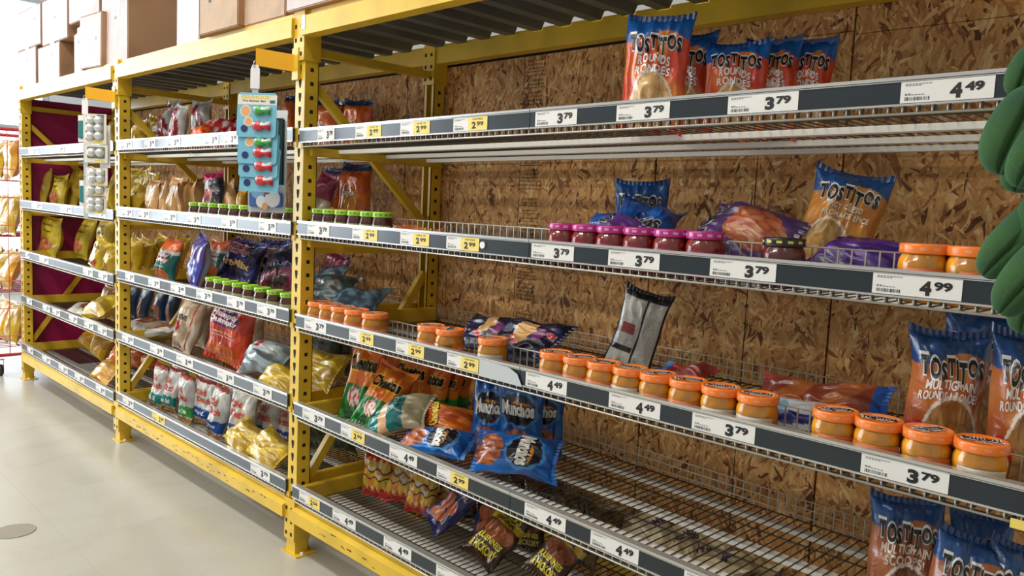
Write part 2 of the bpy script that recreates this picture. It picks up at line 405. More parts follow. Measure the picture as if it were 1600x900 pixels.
# corrugated decking
for i, x0, x1 in BAYS:
    mb = MB(); x = x0+.01; top = []
    P = []
    while x < x1-.05:
        P += [(x, 2.040), (x+.045, 2.040), (x+.058, 2.066), (x+.125, 2.066)]; x += .138
    P = [p for p in P if p[0] < x1]
    Q = P+[(a, z+.0025) for a, z in P[::-1]]
    for (a, za), (b, zb) in zip(P[:-1], P[1:]):
        for dz, fl in ((0, 1), (.0015, 0)):
            pts = [(a, .032, za+dz), (b, .032, zb+dz), (b, .609, zb+dz), (a, .609, za+dz)]
            mb.poly(pts if fl else pts[::-1])
    tag(mb.build('corrugated_deck', DECK), 'dark corrugated steel deck roofing the %s' % bayname[i], 'decking', 'corrugated steel decks')
# maroon end panel
mb = MB().box((-3.764, 0, .06), (-3.753, .67, 2.0)); tag(mb.build('end_panel', MAROON), 'maroon panel closing the far left end of the rack', 'panel')

# ------------------------------------------------------------------ shelves
K = .75
FIT = [[[2.189, 2.205], [2.202, 2.198], [2.199, 2.199]], [[1.738, 1.739], [1.733, 1.731], [1.719, 1.705]], [[1.271, 1.274], [1.283, 1.286], [1.252, 1.238]],
       [[.82, .781], [.837, .846], [.825, .825]], [[.385, .386], [.38, .394], [.365, .362]]]
RH = .052
def ztop(b, k, x):
    zl, zr = FIT[k][b]; xl = -b*1.875
    return K*(zl+(zr-zl)*(x-xl)/1.875)
def zdeck(b, k, x): return ztop(b, k, x)-RH-.013
ordn = ['top', 'second', 'third', 'fourth', 'lowest']
# price cards: (left px, right px, kind, text)
CARDS = {
 (0, 0): [(497, 523, 'w', '3 79'), (556, 596, 'y', '2 99 SAVE .20'), (626, 672, 'y', '2 99 SAVE .20'), (709, 762, 'y', '2 99 OUR PRICE'), (837, 902, 'w', '3 79'), (964, 1047, 'w', '3 79'), (1138, 1248, 'w', '3 79'), (1408, 1555, 'w', '4 49')],
 (0, 1): [(481, 515, 'w', '3 79'), (551, 590, 'y', '2 99 SAVE .20'), (626, 671, 'y', '2 99 SAVE .20'), (698, 749, 'y', '2 99 OUR PRICE'), (831, 897, 'w', '3 79'), (951, 1031, 'w', '3 79'), (1110, 1213, 'w', '3 79'), (1364, 1504, 'w', '4 99')],
 (0, 2): [(476, 510, 'w', '3 79'), (546, 584, 'y', '2 99 SAVE .20'), (619, 663, 'y', '2 99 SAVE .20'), (699, 748, 'y', '2 99 OUR PRICE'), (822, 886, 'w', '4 49'), (952, 1032, 'w', '4 49'), (1082, 1180, 'w', '3 79'), (1346, 1483, 'w', '3 79')],
 (0, 3): [(473, 508, 'w', '3 79'), (533, 570, 'y', '2 99 SAVE .20'), (609, 652, 'w', '4 49'), (683, 732, 'y', '2 99 OUR PRICE'), (820, 884, 'w', '4 49'), (923, 998, 'w', '4 49'), (1069, 1160, 'w', '4 49')],
 (0, 4): [(468, 500, 'y', '2 04 SAVE .20'), (520, 556, 'w', '4 49'), (600, 643, 'w', '4 49'), (682, 740, 'w', '4 49')],
 (1, 0): [(189, 206, 'w', '3 79'), (225, 243, 'w', '3 79'), (262, 282, 'w', '3 79'), (320, 342, 'w', '3 79'), (350, 372, 'w', '3 79')],
 (1, 1): [(191, 207, 'w', '3 79'), (216, 234, 'w', '3 79'), (256, 276, 'w', '3 79'), (292, 314, 'w', '3 79'), (347, 370, 'w', '3 79'), (405, 432, 'w', '3 79')],
 (1, 2): [(196, 210, 'w', '3 79'), (232, 250, 'w', '3 79'), (267, 290, 'w', '3 49'), (307, 332, 'w', '3 79'), (355, 383, 'w', '3 79'), (402, 432, 'w', '3 79')],
 (1, 3): [(191, 209, 'w', '3 79'), (235, 256, 'w', '3 79'), (276, 302, 'w', '3 49'), (340, 366, 'w', '3 79'), (396, 425, 'w', '3 79')],
 (1, 4): [(192, 209, 'w', '3 79'), (238, 258, 'c', '2 99'), (392, 422, 'w', '3 79')],
 (2, 0): [(45, 60, 'w', '3 79'), (88, 100, 'w', '3 79')], (2, 1): [(50, 66, 'w', '3 79'), (95, 112, 'w', '3 79'), (150, 166, 'w', '3 79')],
 (2, 2): [(40, 46, 'w', '3 79'), (62, 76, 'w', '3 79'), (130, 145, 'w', '3 79'), (154, 168, 'w', '3 79')],
 (2, 3): [(42, 50, 'w', '3 79'), (67, 78, 'w', '3 79'), (82, 94, 'w', '3 79'), (108, 121, 'w', '3 79'), (132, 146, 'w', '3 79'), (153, 167, 'w', '3 79')],
 (2, 4): [(43, 52, 'w', '3 79'), (66, 79, 'w', '3 79'), (92, 106, 'w', '3 79'), (117, 132, 'w', '3 79'), (150, 165, 'w', '3 79')]}
YR = -.012
def card_mesh(x0, x1, z0, z1, kind, text, parent):
    mb = MB(); y = YR-.0012; w = x1-x0; h = z1-z0
    mb.box((x0, y, z0), (x1, y+.0008, z1), 1 if kind == 'c' else 0)
    yy = y-.0005; fn = lambda a, b: Vector((a, yy, b))
    big, sup = text.split(' ')[:2]
    if kind == 'y':
        xs_ = x0+w*.45; mb.poly([(xs_, y-.0002, z0), (x1, y-.0002, z0), (x1, y-.0002, z1), (xs_, y-.0002, z1)], 1)
        ww = x1-xs_; cap = ' '.join(text.split(' ')[2:])
        put_text(mb, cap, fn, xs_+ww*.5, z0+h*.84, ww*.55, h*.12, 2, .02)
        put_text(mb, big, fn, xs_+ww*.30, z0+h*.40, ww*.22, h*.52, 2, .05); put_text(mb, sup, fn, xs_+ww*.63, z0+h*.49, ww*.36, h*.33, 2, .045)
    else:
        put_text(mb, big, fn, x0+w*.61, z0+h*.45, w*.13, h*.70, 2, .055); put_text(mb, sup, fn, x0+w*.80, z0+h*.59, w*.20, h*.43, 2, .05)
    lw = w*(.33 if kind == 'y' else .34)
    for j, (zz, f) in enumerate(((.88, .9), (.81, .6), (.42, .25), (.37, .7))):
        n = 9
        for q in range(int(n*f)):
            a = x0+w*.05+q*lw/n; mb.poly([(a, yy, z0+h*(zz-.02)), (a+lw/n*.75, yy, z0+h*(zz-.02)), (a+lw/n*.75, yy, z0+h*(zz+.02)), (a, yy, z0+h*(zz+.02))], 3)
    rr = random.Random(int(x0*1000)); a = x0+w*.05
    while a < x0+w*.05+lw*.78:
        bw = rr.uniform(.0006, .0022); mb.poly([(a, yy, z0+h*.10), (a+bw, yy, z0+h*.10), (a+bw, yy, z0+h*.27), (a, yy, z0+h*.27)], 3 if rr.random() < .5 else 2); a += bw+rr.uniform(.0008, .002)
    return mb.build('price_card', [CARD, CARDY, INK, GREY], parent, False)

JOINT = {0: {0: 1.23, 1: 1.25, 2: 1.24, 3: 1.225, 4: 1.22}, 1: {0: -1.0, 1: -.9, 2: -1.144, 3: -1.178, 4: -1.175}, 2: {k: -2.9 for k in range(5)}}
def shelf(b, k):
    x0, x1 = BAYS[b][1]+.002, BAYS[b][2]-.002
    n = bayname[b]
    r = empty('wire_shelf', ((x0+x1)/2, .3, zdeck(b, k, (x0+x1)/2)), '%s wire shelf of the %s with its price rail' % (ordn[k], n), 'shelf', 'wire rack shelves')
    ox, oy, oz = r.location
    Z = lambda x, y=0: zdeck(b, k, x)-oz
    # wire deck
    mb = MB(); nw = int((x1-x0)/.0255)
    for i in range(nw+1):
        x = x0+.008+i*(x1-x0-.016)/nw; z = Z(x); X = x-ox
        mb.box((X-.0013, .004-oy, z-.0013), (X+.0013, .645-oy, z+.0013))
        if b < 2: mb.box((X-.0016, .002-oy, z), (X+.0016, .006-oy, z+.03))
    for y in (.004, .27, .48, .645):
        for a, c in zip([x0, (x0+x1)/2], [(x0+x1)/2, x1]):
            mb.tube([(a-ox, y-oy, Z(a)-.0035), (c-ox, y-oy, Z(c)-.0035)], .0026, 5)
    mb.build('wire_deck', WIRE, r)
    mb = MB(); mb.tube([(x0-ox, -.010-oy, Z(x0)-.002), (x1-ox, -.010-oy, Z(x1)-.002)], .0026, 6)
    for i in range(nw+1):
        x = x0+.008+i*(x1-x0-.016)/nw; z = Z(x); X = x-ox; mb.tube([(X, .02-oy, z-.001), (X, -.009-oy, z-.001), (X, -.0095-oy, z+.012)], .0018, 5)
    mb.build('front_wire', WIREF, r)
    for y in (.15, .37, .575):
        mb = MB(); za, zb = Z(x0)-.003, Z(x1)-.003
        vs = [mb.bm.verts.new(p) for p in ((x0-ox, y-oy-.016, za), (x1-ox, y-oy-.016, zb), (x1-ox, y-oy+.016, zb), (x0-ox, y-oy+.016, za), (x0-ox, y-oy-.016, za-.014), (x1-ox, y-oy-.016, zb-.014), (x1-ox, y-oy+.016, zb-.014), (x0-ox, y-oy+.016, za-.014))]
        for q in ((0, 1, 2, 3), (4, 7, 6, 5), (0, 4, 5, 1), (1, 5, 6, 2), (2, 6, 7, 3), (3, 7, 4, 0)): mb.bm.faces.new([vs[i] for i in q])
        mb.build('support_bar', BAR, r)
    # low fences of square wire mesh: rear, and a front lip where the photograph shows one
    fences = [(.640, .062, x0, x1)]
    if b == 0 and k == 1: fences += [(.098, .092, x0+.45, x1)]
    if b == 0 and k == 2: fences += [(.098, .088, x0+.02, x1)]
    if k == 0: fences = []
    for (y, h, a, c) in fences:
        mb = MB(); n2 = int((c-a)/.028)
        for i in range(n2+1):
            x = a+.004+(c-a-.008)*i/n2; z = Z(x); mb.box((x-ox-.0014, y-oy-.0014, z), (x-ox+.0014, y-oy+.0014, z+h))
        for hh in ((h, h*.6, .012) if y > .3 else (h, h*.45, .006)):
            mb.tube([(a-ox, y-oy, Z(a)+hh), (c-ox, y-oy, Z(c)+hh)], .0021, 5)
        mb.build('wire_fence', WIREF, r)
    # yellow side rails that carry the deck
    for xx in (x0, x1):
        s = 1 if xx == x0 else -1; h = .052 if k >= 2 else .02
        z = Z(xx); a, c = sorted((xx-ox, xx-ox+s*.028))
        dz = .004 if k >= 2 else -.022
        MB().box((a, .02-oy, z-.012+dz), (c, .648-oy, z+h+dz), 0, None, .003).build('side_rail', YEL, r)
    for xx, s in ((x0, -1), (x1, 1)):
        MB().box((xx-ox+min(0, s*.022), -.004-oy, Z(xx)-.008), (xx-ox+max(0, s*.022), -.0005-oy, Z(xx)+.012)).build('rail_hook', YEL, r)
    # price rail in two lengths
    jx = JOINT[b][k]; card_x = []
    for (uL, uR, kd, tx) in CARDS.get((b, k), []):
        zc = ztop(b, k, jx); v = 400
        def X(u):
            x = 0
            xx = aty(u, 450, YR).x
            for _ in range(4):
                z = ztop(b, k, xx)-.026
                # pixel row where the rail runs at this x
                lo, hi = -400, 1500
                for _ in range(30):
                    mid = (lo+hi)/2; q = aty(u, mid, YR)
                    if q.z > z: lo = mid
                    else: hi = mid
                xx = aty(u, lo, YR).x
            return xx
        card_x.append((X(uL), X(uR), kd, tx))
    for a, c in ((x0-.012, jx-.001), (jx+.001, x1+.008 if b else x1-.02)):
        mb = MB(); za, zc = ztop(b, k, a)-oz, ztop(b, k, c)-oz
        def strip(y0, y1, dz0, dz1, mi):
            vs = [mb.bm.verts.new(p) for p in ((a-ox, y0-oy, za+dz0), (c-ox, y0-oy, zc+dz0), (c-ox, y1-oy, zc+dz0), (a-ox, y1-oy, za+dz0), (a-ox, y0-oy, za+dz1), (c-ox, y0-oy, zc+dz1), (c-ox, y1-oy, zc+dz1), (a-ox, y1-oy, za+dz1))]
            for q in ((0, 3, 2, 1), (4, 5, 6, 7), (0, 1, 5, 4), (1, 2, 6, 5), (2, 3, 7, 6), (3, 0, 4, 7)): mb.bm.faces.new([vs[i] for i in q]).material_index = mi
        strip(YR, -.004, -RH, -.004, 0)
        strip(YR-.003, .008, -.0065, 0, 1); strip(YR-.0022, -.004, -.0095, -.0078, 1); strip(YR-.0025, -.002, -RH-.001, -RH+.0028, 1)
        rail = mb.build('price_rail', [SLATE, CHROME], r)
        for (ca, cb, kd, tx) in card_x:
            if (ca+cb)/2 < jx if a < jx else (ca+cb)/2 >= jx:
                zm = ztop(b, k, (ca+cb)/2)-oz
                cdo = card_mesh(ca-ox, cb-ox, 0, RH-.014, kd, tx, rail)
                ang = math.atan2(zc-za, c-a)
                cdo.location = (0, -oy, zm-RH+.004); 
                if abs(ang) > 1e-4:
                    cdo.matrix_local = Matrix.Translation((0, -oy, zm-RH+.004)) @ Matrix.Translation(((ca+cb)/2-ox, 0, 0)) @ Matrix.Rotation(-ang, 4, 'Y') @ Matrix.Translation((-(ca+cb)/2+ox, 0, 0))
    return r
for b in range(3):
    for k in range(5): shelf(b, k)

# round white sticker and the loose clear sheath on the rails
mb = MB()
q = aty(755, 383, YR); mb.box((0, 0, 0), (.001, .001, .001)); mb.bm.clear()
ring = [mb.bm.verts.new((q.x+.010*math.cos(a*PI/10), YR-.0045, q.z+.010*math.sin(a*PI/10))) for a in range(20)]; mb.bm.faces.new(ring)
ring2 = [mb.bm.verts.new((q.x+.010*math.cos(a*PI/10), YR-.0005, q.z+.010*math.sin(a*PI/10))) for a in range(20)]
for i in range(20): mb.bm.faces.new((ring[i], ring[(i+1) % 20], ring2[(i+1) % 20], ring2[i]))
tag(mb.build('round_sticker', PAPER), 'small round white sticker on the second price rail, near bay', 'sticker')
def px_card(uL, uR, vT, vB, y, name, mt, label, cat, th=.0015, skew=0):
    a = aty(uL, vT, y); b_ = aty(uR, vT, y); 
    za, zb = aty(uL, vT, y).z, aty(uL, vB, y).z
    mb = MB().box((a.x, y, min(za, zb)), (b_.x, y+th, max(za, zb))); o = mb.build(name, mt); tag(o, label, cat); return o
a = aty(750, 548, YR-.004); c = aty(812, 600, YR-.004); z1 = ztop(0, 2, a.x)-.004; z0 = z1-RH+.002
mb = MB(); vs = [(a.x, z0), (c.x+.01, z0), (c.x-.01, z1-.018), (c.x-.045, z1-.004), (a.x, z1)]
mb.prism([(x, z) for x, z in vs], 1, YR-.0052, YR-.0040)
tag(mb.build('rail_sheath', CLEARP), 'loose grey plastic sheath hanging on the third price rail', 'plastic sheath')

a = aty(1579, 809, YR-.006); c = aty(1600, 826, YR-.006)
tag(MB().box((a.x, YR-.0062, c.z-.004), (a.x+.10, YR-.0045, a.z)).build('yellow_shelf_tag', CARDY), 'small yellow tag hanging below the third price rail at the right edge', 'shelf tag')

# ------------------------------------------------------------------ printed film bags
def mixc(a, b, t): t = max(0, min(1, t)); return tuple(a[i]+(b[i]-a[i])*t for i in range(3))
def sm(a, b, x): t = max(0, min(1, (x-a)/(b-a))); return t*t*(3-2*t)
def nz(x, y, s=0): return noise.noise(Vector((x, y, s)))
def chips(s, t, A, B, sc=5, seed=0):
    d = noise.voronoi(Vector((s*sc*.9, t*sc*1.6, seed)))[0]
    e = d[1]-d[0]
    q = noise.cell(Vector((round(noise.voronoi(Vector((s*sc*.9, t*sc*1.6, seed)))[1][0].x*7), 3, seed)))
    return mixc(B, A, sm(.0, .13, e)*max(0, 1.0-.75*d[0])*(.75+.25*q)+.10*nz(s*14, t*16, seed))
def ell(s, t, cs, ct, rs, rt): return math.hypot((s-cs)/rs, (t-ct)/rt)
BLUE = (22, 92, 172); WHITE = (235, 234, 232); BLK = (20, 20, 24)
def tost(base, swirl, blue, A, B, win=(0, .22, .66, .30), bowl=None, edge=.80):
    def f(s, t):
        e = edge+.05*math.sin(s*3+.6)
        if t > e: return mixc(blue, (12, 50, 110), sm(.94, 1, t))
        d = ell(s, t, *win)
        if bowl:
            b = ell(s, t, *bowl)
            if b < .8: return chips(s, t, (210, 60, 45), (140, 20, 20), 9, 3)
            if b < 1: return (190, 30, 35)
        if d < .93 and t < .60: return chips(s, t, A, B, 4.2, 1)
        if d < 1.03 and t < .60: return (230, 215, 200)
        return mixc(base, swirl, sm(-.15, .25, nz(s*1.4+2, t*2.2, 5)))
    return f
def band(bg, rules):
    """rules: (t0, t1, colour) fields across the bag"""
    def f(s, t):
        for t0, t1, c in rules:
            if t0 <= t+.02*nz(s*3, 1) < t1: return c(s, t) if callable(c) else c
        return bg(s, t) if callable(bg) else bg
    return f
def blotch(a, b, sc=2, seed=0, lo=-.1, hi=.1):
    return lambda s, t: mixc(a, b, sm(lo, hi, nz(s*sc, t*sc*1.6, seed)))
def spot(bg, spots):
    """spots: (cs, ct, rs, rt, colour)"""
    def f(s, t):
        for cs, ct, rs, rt, c in spots:
            if ell(s, t, cs, ct, rs, rt) + .12*nz(s*5, t*7, cs) < 1: return c(s, t) if callable(c) else c
        return bg(s, t) if callable(bg) else bg
    return f
def ch(A, B, sc=5, seed=0): return lambda s, t: chips(s, t, A, B, sc, seed)
TT = [('TOSTiTOS', 0, .73, 1.62, .145, BLK, WHITE, 6)]
D = {}   # name: (colour function, back colour, lettering)
D['rounds'] = (tost((205, 62, 30), (226, 128, 50), BLUE, (238, 208, 150), (190, 140, 80), (0, .20, .66, .30)), (200, 200, 200),
               TT+[('ROUNDS', 0, .60, 1.0, .075, WHITE, None, 4), ('RONDES', 0, .51, 1.1, .075, WHITE, None, 4)])
D['multi'] = (tost((170, 84, 38), (205, 130, 66), (20, 72, 132), (205, 160, 92), (140, 92, 48), (.12, .2, .74, .34), (-.72, .2, .42, .14), .80), (190, 190, 190),
              TT+[('MULTIGRAIN', 0, .615, 1.3, .07, WHITE, None, 5), ('ROUNDS \u2022 RONDES', 0, .535, 1.55, .065, WHITE, None, 5)])
D['scoops'] = (tost((150, 80, 44), (176, 106, 62), (24, 72, 132), (168, 116, 74), (104, 62, 36), (.1, .2, .76, .3), (-.72, .16, .4, .14), .80), (190, 190, 190),
               TT+[('MULTIGRAIN', 0, .61, 1.4, .075, (225, 205, 185), None, 5), ('SCOOPS!', 0, .525, 1.15, .075, (225, 205, 185), None, 4)])
D['queso'] = (tost((196, 122, 36), (214, 148, 60), (24, 84, 150), (224, 186, 116), (170, 122, 60), (-.25, .2, .62, .28), None, .80), (190, 190, 190),
              TT+[('SPICY QUESO', 0, .605, 1.0, .06, (228, 214, 190), None, 3), ('FROMAGE \u00c9PIC\u00c9', .1, .53, 1.3, .06, (228, 214, 190), None, 3)])
D['lime'] = (tost((96, 52, 128), (120, 70, 140), (24, 84, 152), (214, 190, 140), (150, 120, 80), (0, .2, .5, .24), None, .52), (180, 180, 185),
             TT)
D['crumple_blue'] = (band(blotch((28, 100, 185), (20, 70, 150)), [(0, .35, (98, 54, 132))]), (24, 84, 160), [('TOS', .3, .42, .9, .15, BLK, WHITE, 0)])
D['purple_window'] = (spot((84, 56, 108), [(.0, .3, .7, .28, ch((205, 172, 118), (160, 60, 40), 6))]), (170, 170, 170), [('TOSTIT', 0, .76, 1.5, .14, BLK, (205, 205, 200), 5)])
D['purple'] = (blotch((86, 44, 138), (60, 28, 105)), (90, 50, 130), [])
D['lays_o'] = (band(spot(blotch((218, 112, 36), (190, 84, 26)), [(-.05, .42, .55, .24, (232, 160, 50))]), [(.88, 1.1, (36, 58, 104))]), (200, 110, 50), [("Lay's", -.1, .56, .9, .13, WHITE, (190, 24, 30), 0)])
D['lays_y'] = (spot(blotch((222, 190, 48), (206, 168, 30)), [(0, .22, .6, .2, ch((214, 128, 62), (150, 70, 30), 5))]), (214, 184, 60), [('Lay\'s', 0, .72, .8, .1, (90, 70, 30), None, 0)])
D['lays_r'] = (spot(blotch((216, 190, 52), (196, 168, 40)), [(0, .3, .75, .17, blotch((196, 92, 52), (226, 150, 96), 6))]), (214, 188, 70), [('Ridges', 0, .64, .8, .07, (110, 90, 30), None, 0), ('OLD FASHIONED', 0, .8, 1.1, .05, (90, 80, 30), None, 0)])
D['yellow'] = (spot(blotch((206, 176, 34), (176, 142, 26)), [(-.2, .26, .5, .2, (206, 178, 84))]), (208, 176, 60), [])
D['gold'] = (spot(blotch((226, 176, 30), (200, 140, 24)), [(-.1, .45, .6, .3, ch((236, 214, 150), (196, 140, 60), 6))]), (214, 170, 40), [])
D['orange_pack'] = (blotch((214, 130, 40), (196, 90, 44), 3), (200, 120, 40), [])
D['cheetos'] = (band(blotch((240, 140, 28), (214, 100, 22)), [(-.1, .42, spot(blotch((26, 148, 48), (14, 96, 34), 3), [(-.1, .26, .42, .12, blotch((205, 50, 40), (236, 230, 224), 7))]))]), (180, 90, 40), [('Cheetos', 0, .70, 1.6, .2, (30, 22, 16), (244, 190, 50), 0)])
D['cheetos_o'] = (blotch((228, 122, 28), (196, 86, 24)), (190, 100, 40), [('Cheetos', 0, .7, 1.5, .17, (238, 190, 50), BLK, 0)])
D['munchos'] = (spot(blotch((20, 104, 190), (14, 80, 160)), [(0, .64, .8, .2, spot((28, 26, 40), [(.1, .66, .5, .09, (214, 140, 44))])), (0, .64, .9, .23, (70, 140, 206)), (.05, .2, .74, .19, blotch((196, 108, 56), (148, 70, 34), 5))]), (24, 96, 180), [('Munchos', 0, .65, 1.5, .19, (240, 238, 232), BLK, 0)])
D['hump_o'] = (spot(blotch((226, 72, 26), (200, 50, 22)), [(0, .16, .72, .16, ch((240, 140, 40), (190, 70, 20), 7)), (0, .73, .7, .15, (80, 36, 110))]), (200, 60, 30), [('Humpty', 0, .77, 1.25, .12, (244, 232, 236), (176, 40, 70), 0), ('Dumpty', 0, .67, 1.3, .12, (244, 232, 236), (176, 40, 70), 0), ('Cheese Sticks', 0, .5, 1.1, .05, (240, 190, 170), None, 0), ('Batonnets au fromage', 0, .44, 1.2, .05, (240, 190, 170), None, 0)])
D['hump_t'] = (band(spot((22, 108, 98), [(.05, .16, .7, .17, ch((232, 128, 50), (180, 80, 30), 6))]), [(.74, 1.1, (226, 104, 44)), (.66, .74, (214, 214, 210))]), (190, 120, 60), [('Humpty', 0, .62, 1.3, .12, (240, 230, 232), (196, 36, 60), 0), ('Dumpty', 0, .51, 1.4, .12, (240, 230, 232), (196, 36, 60), 0), ('Cheese Twists', 0, .38, 1.1, .05, (200, 220, 215), None, 0)])
D['hump_n'] = (spot(blotch((40, 48, 122), (30, 26, 66)), [(0, .12, .6, .12, (86, 56, 120))]), (150, 140, 120), [('Humpty', -.1, .8, 1.2, .12, (176, 60, 80), (214, 200, 210), 0), ('Dumpty', 0, .69, 1.3, .12, (176, 60, 80), (214, 200, 210), 0), ('Party Mix', 0, .46, 1.6, .17, (222, 180, 120), (40, 30, 40), 0)])
D['ringo'] = (spot(blotch((52, 60, 160), (90, 60, 150)), [(-.3, .45, .5, .3, (205, 216, 230)), (.1, .16, .55, .18, ch((224, 168, 96), (120, 60, 60), 5))]), (200, 206, 220), [])
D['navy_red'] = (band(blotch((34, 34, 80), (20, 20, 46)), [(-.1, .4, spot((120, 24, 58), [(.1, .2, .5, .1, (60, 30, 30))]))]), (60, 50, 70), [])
def dutch(c, c2): return (band(blotch((226, 226, 224), (208, 208, 206), 3), [(-.1, .13, ch((206, 160, 96), (168, 120, 66), 5)), (.14, .36, c), (.93, 1.1, (168, 40, 44))]), (196, 198, 200),
    [('Old', -.15, .72, .8, .14, (222, 76, 30), None, 0), ('Dutch', .05, .55, 1.2, .14, (222, 76, 30), None, 0), (c2, 0, .25, 1.1, .11, WHITE, None, 0)])
D['dutch_teal'] = dutch((26, 138, 128), 'Sea Salt'); D['dutch_green'] = dutch((60, 150, 62), 'Sour Cream'); D['dutch_blue'] = dutch((34, 84, 168), 'Rip\u2022L'); D['dutch_blue2'] = dutch((34, 84, 168), 'Chips')
D['hickory'] = (band(spot((62, 38, 20), [(0, .52, .85, .2, ch((170, 100, 52), (120, 60, 30), 8))]), [(.66, .78, spot((196, 168, 40), []))]), (60, 40, 26),
    [('HICKORY', 0, .93, 1.3, .09, (206, 190, 50), None, 0), ('STICKS', 0, .83, 1.3, .09, (206, 190, 50), None, 0), ('ORIGINAL', 0, .72, 1.1, .07, (60, 36, 16), None, 0), ('JULIENNES', 0, .31, 1.5, .13, (214, 198, 60), None, 0), ('& HICKORY', 0, .17, 1.6, .13, (214, 198, 60), None, 0)])
D['hickory_t'] = (blotch((112, 84, 40), (70, 52, 28)), (60, 40, 26), [('HICKORY', 0, .66, 1.5, .2, (232, 220, 66), None, 0), ('STICKS', 0, .42, 1.5, .2, (232, 220, 66), None, 0)])
D['original'] = (spot((34, 34, 92), [(-.3, .5, .42, .16, (184, 92, 50)), (.35, .48, .35, .14, (184, 92, 50)), (.0, .24, .5, .12, (190, 100, 54)), (-.5, .16, .2, .1, (184, 92, 50))]), (90, 60, 60), [('ORIGINAL', .1, .78, 1.4, .12, (206, 180, 190), None, 0)])
def fries(s, t):
    fl = .20+.05*math.sin(s*13)+.04*nz(s*5, 0)
    if t < fl or t > .86-.04*math.sin(s*15): return (186, 36, 24)
    if abs((t-.62)-.05*math.sin(s*7)) < .022 or abs((t-.44)-.04*math.sin(s*8+1)) < .018: return (90, 34, 24)
    if nz(s*4, t*7, 8) > .28: return (226, 206, 190)
    return mixc((206, 172, 54), (210, 130, 48), sm(0, .3, nz(s*3, t*4, 2)))
D['fries'] = (fries, (190, 120, 60), [])
D['kraft'] = (blotch((230, 216, 178), (196, 178, 140)), (168, 146, 104), [('Miss Vickie\'s', 0, .62, 1.5, .13, (60, 40, 110), None, 0)])
D['kraft2'] = (spot(blotch((230, 216, 178), (196, 178, 140)), [(.4, .3, .1, .06, (70, 40, 110))]), (168, 146, 104), [('Miss Vickie\'s', 0, .5, 1.4, .16, (56, 36, 90), None, 0)])
D['white_red'] = (spot(blotch((222, 222, 222), (196, 198, 202), 3), [(.3, .42, .5, .34, ch((166, 50, 44), (120, 30, 30), 4)), (-.4, .82, .5, .12, (176, 36, 70))]), (200, 200, 204), [('BBQ', -.4, .4, .7, .1, (170, 34, 60), None, 0), ('CHIPS', -.4, .25, .7, .08, (60, 50, 60), None, 0)])
D['red_small'] = (blotch((196, 40, 44), (216, 210, 214), 3, 2, .05, .2), (180, 40, 50), [])
D['red_orange'] = (blotch((206, 50, 40), (228, 130, 60), 3, 4), (190, 60, 50), [])
D['beige_snack'] = (spot(blotch((206, 160, 104), (190, 140, 86)), [(0, .62, .6, .22, (222, 206, 186)), (-.2, .14, .3, .1, (232, 120, 50))]), (196, 152, 98), [])
D['beige_back'] = (blotch((200, 156, 100), (186, 138, 84)), (200, 156, 100), [])
D['black_mag'] = (band(spot((34, 40, 46), [(-.1, .5, .5, .16, (176, 90, 90)), (.3, .3, .3, .14, (60, 110, 60)), (-.3, .75, .35, .1, (190, 200, 206))]), [(.84, 1.1, (206, 24, 110)), (-.1, .12, (150, 24, 80))]), (176, 164, 146), [])
D['navy_white'] = (spot((30, 62, 112), [(0, .3, .5, .35, ch((196, 120, 70), (140, 80, 50), 4)), (0, .8, .7, .14, (150, 160, 170))]), (120, 130, 140), [])
D['white_brown'] = (spot((222, 218, 208), [(.2, .6, .55, .3, ch((170, 100, 60), (120, 60, 36), 4))]), (214, 210, 204), [])
D['native'] = (spot(blotch((220, 206, 186), (196, 170, 140), 2), [(-.35, .44, .34, .09, (190, 32, 46)), (.62, .5, .05, .6, (186, 50, 44)), (-.3, .12, .5, .1, ch((120, 80, 110), (200, 170, 130), 5))]), (198, 172, 142), [('NATIVE', -.2, .62, 1.0, .1, (40, 40, 40), None, 0)])
D['clear'] = (spot(blotch((150, 168, 176), (110, 120, 120), 3), [(-.4, .45, .45, .34, spot((206, 216, 222), [(-.4, .5, .25, .07, (190, 50, 60))])), (0, .1, .7, .1, (40, 76, 130))]), (120, 130, 134), [])
D['teal_gray'] = (blotch((82, 112, 118), (70, 66, 60), 3), (90, 110, 118), [])
D['mauve'] = (band(blotch((170, 156, 138), (140, 126, 112)), [(.55, 1.1, (124, 28, 66))]), (150, 140, 130), [])
D['bluegray'] = (blotch((104, 140, 160), (60, 80, 100), 3, 6), (104, 134, 150), [])
D['navy_chip'] = (spot(blotch((26, 32, 84), (18, 18, 44)), [(-.1, .55, .6, .12, (214, 164, 96)), (.35, .5, .25, .1, (206, 50, 46)), (.05, .5, .3, .1, (222, 220, 224)), (0, .75, .34, .08, (120, 46, 110))]), (30, 30, 70), [('S', -.1, .9, .3, .09, (206, 60, 70), WHITE, 0), ('S', .3, .12, .3, .09, (206, 60, 70), WHITE, 0)])
def silverback(s, t):
    if abs(s-.12) < .05 or abs(s) > .93 or t < .04 or t > .88: return (24, 26, 36)
    if s < .05 and abs(t-.5) < .06 and abs(s+.42) < .3: return (160, 60, 56)
    if s < .05 and abs(t-.24) < .035: return (40, 40, 44)
    if (s < .03 or s > .22) and nz(s*40, t*90, 1) > .25 and int(t*70) % 2: return (165, 165, 162)
    return (212, 212, 206)
D['silver_back'] = (silverback, (30, 32, 44), [])
D['brown_stripe'] = (lambda s, t: (24, 84, 170) if t > .9 else (mixc((176, 96, 48), (140, 60, 36), sm(-.1, .1, math.sin(s*2+t*16))) if t > .1 else (150, 60, 50)), (170, 110, 70), [])
D['white_blue'] = (spot((206, 210, 214), [(.6, .5, .3, .5, (40, 44, 130)), (0, .3, .4, .1, (130, 180, 200))]), (200, 204, 208), [])
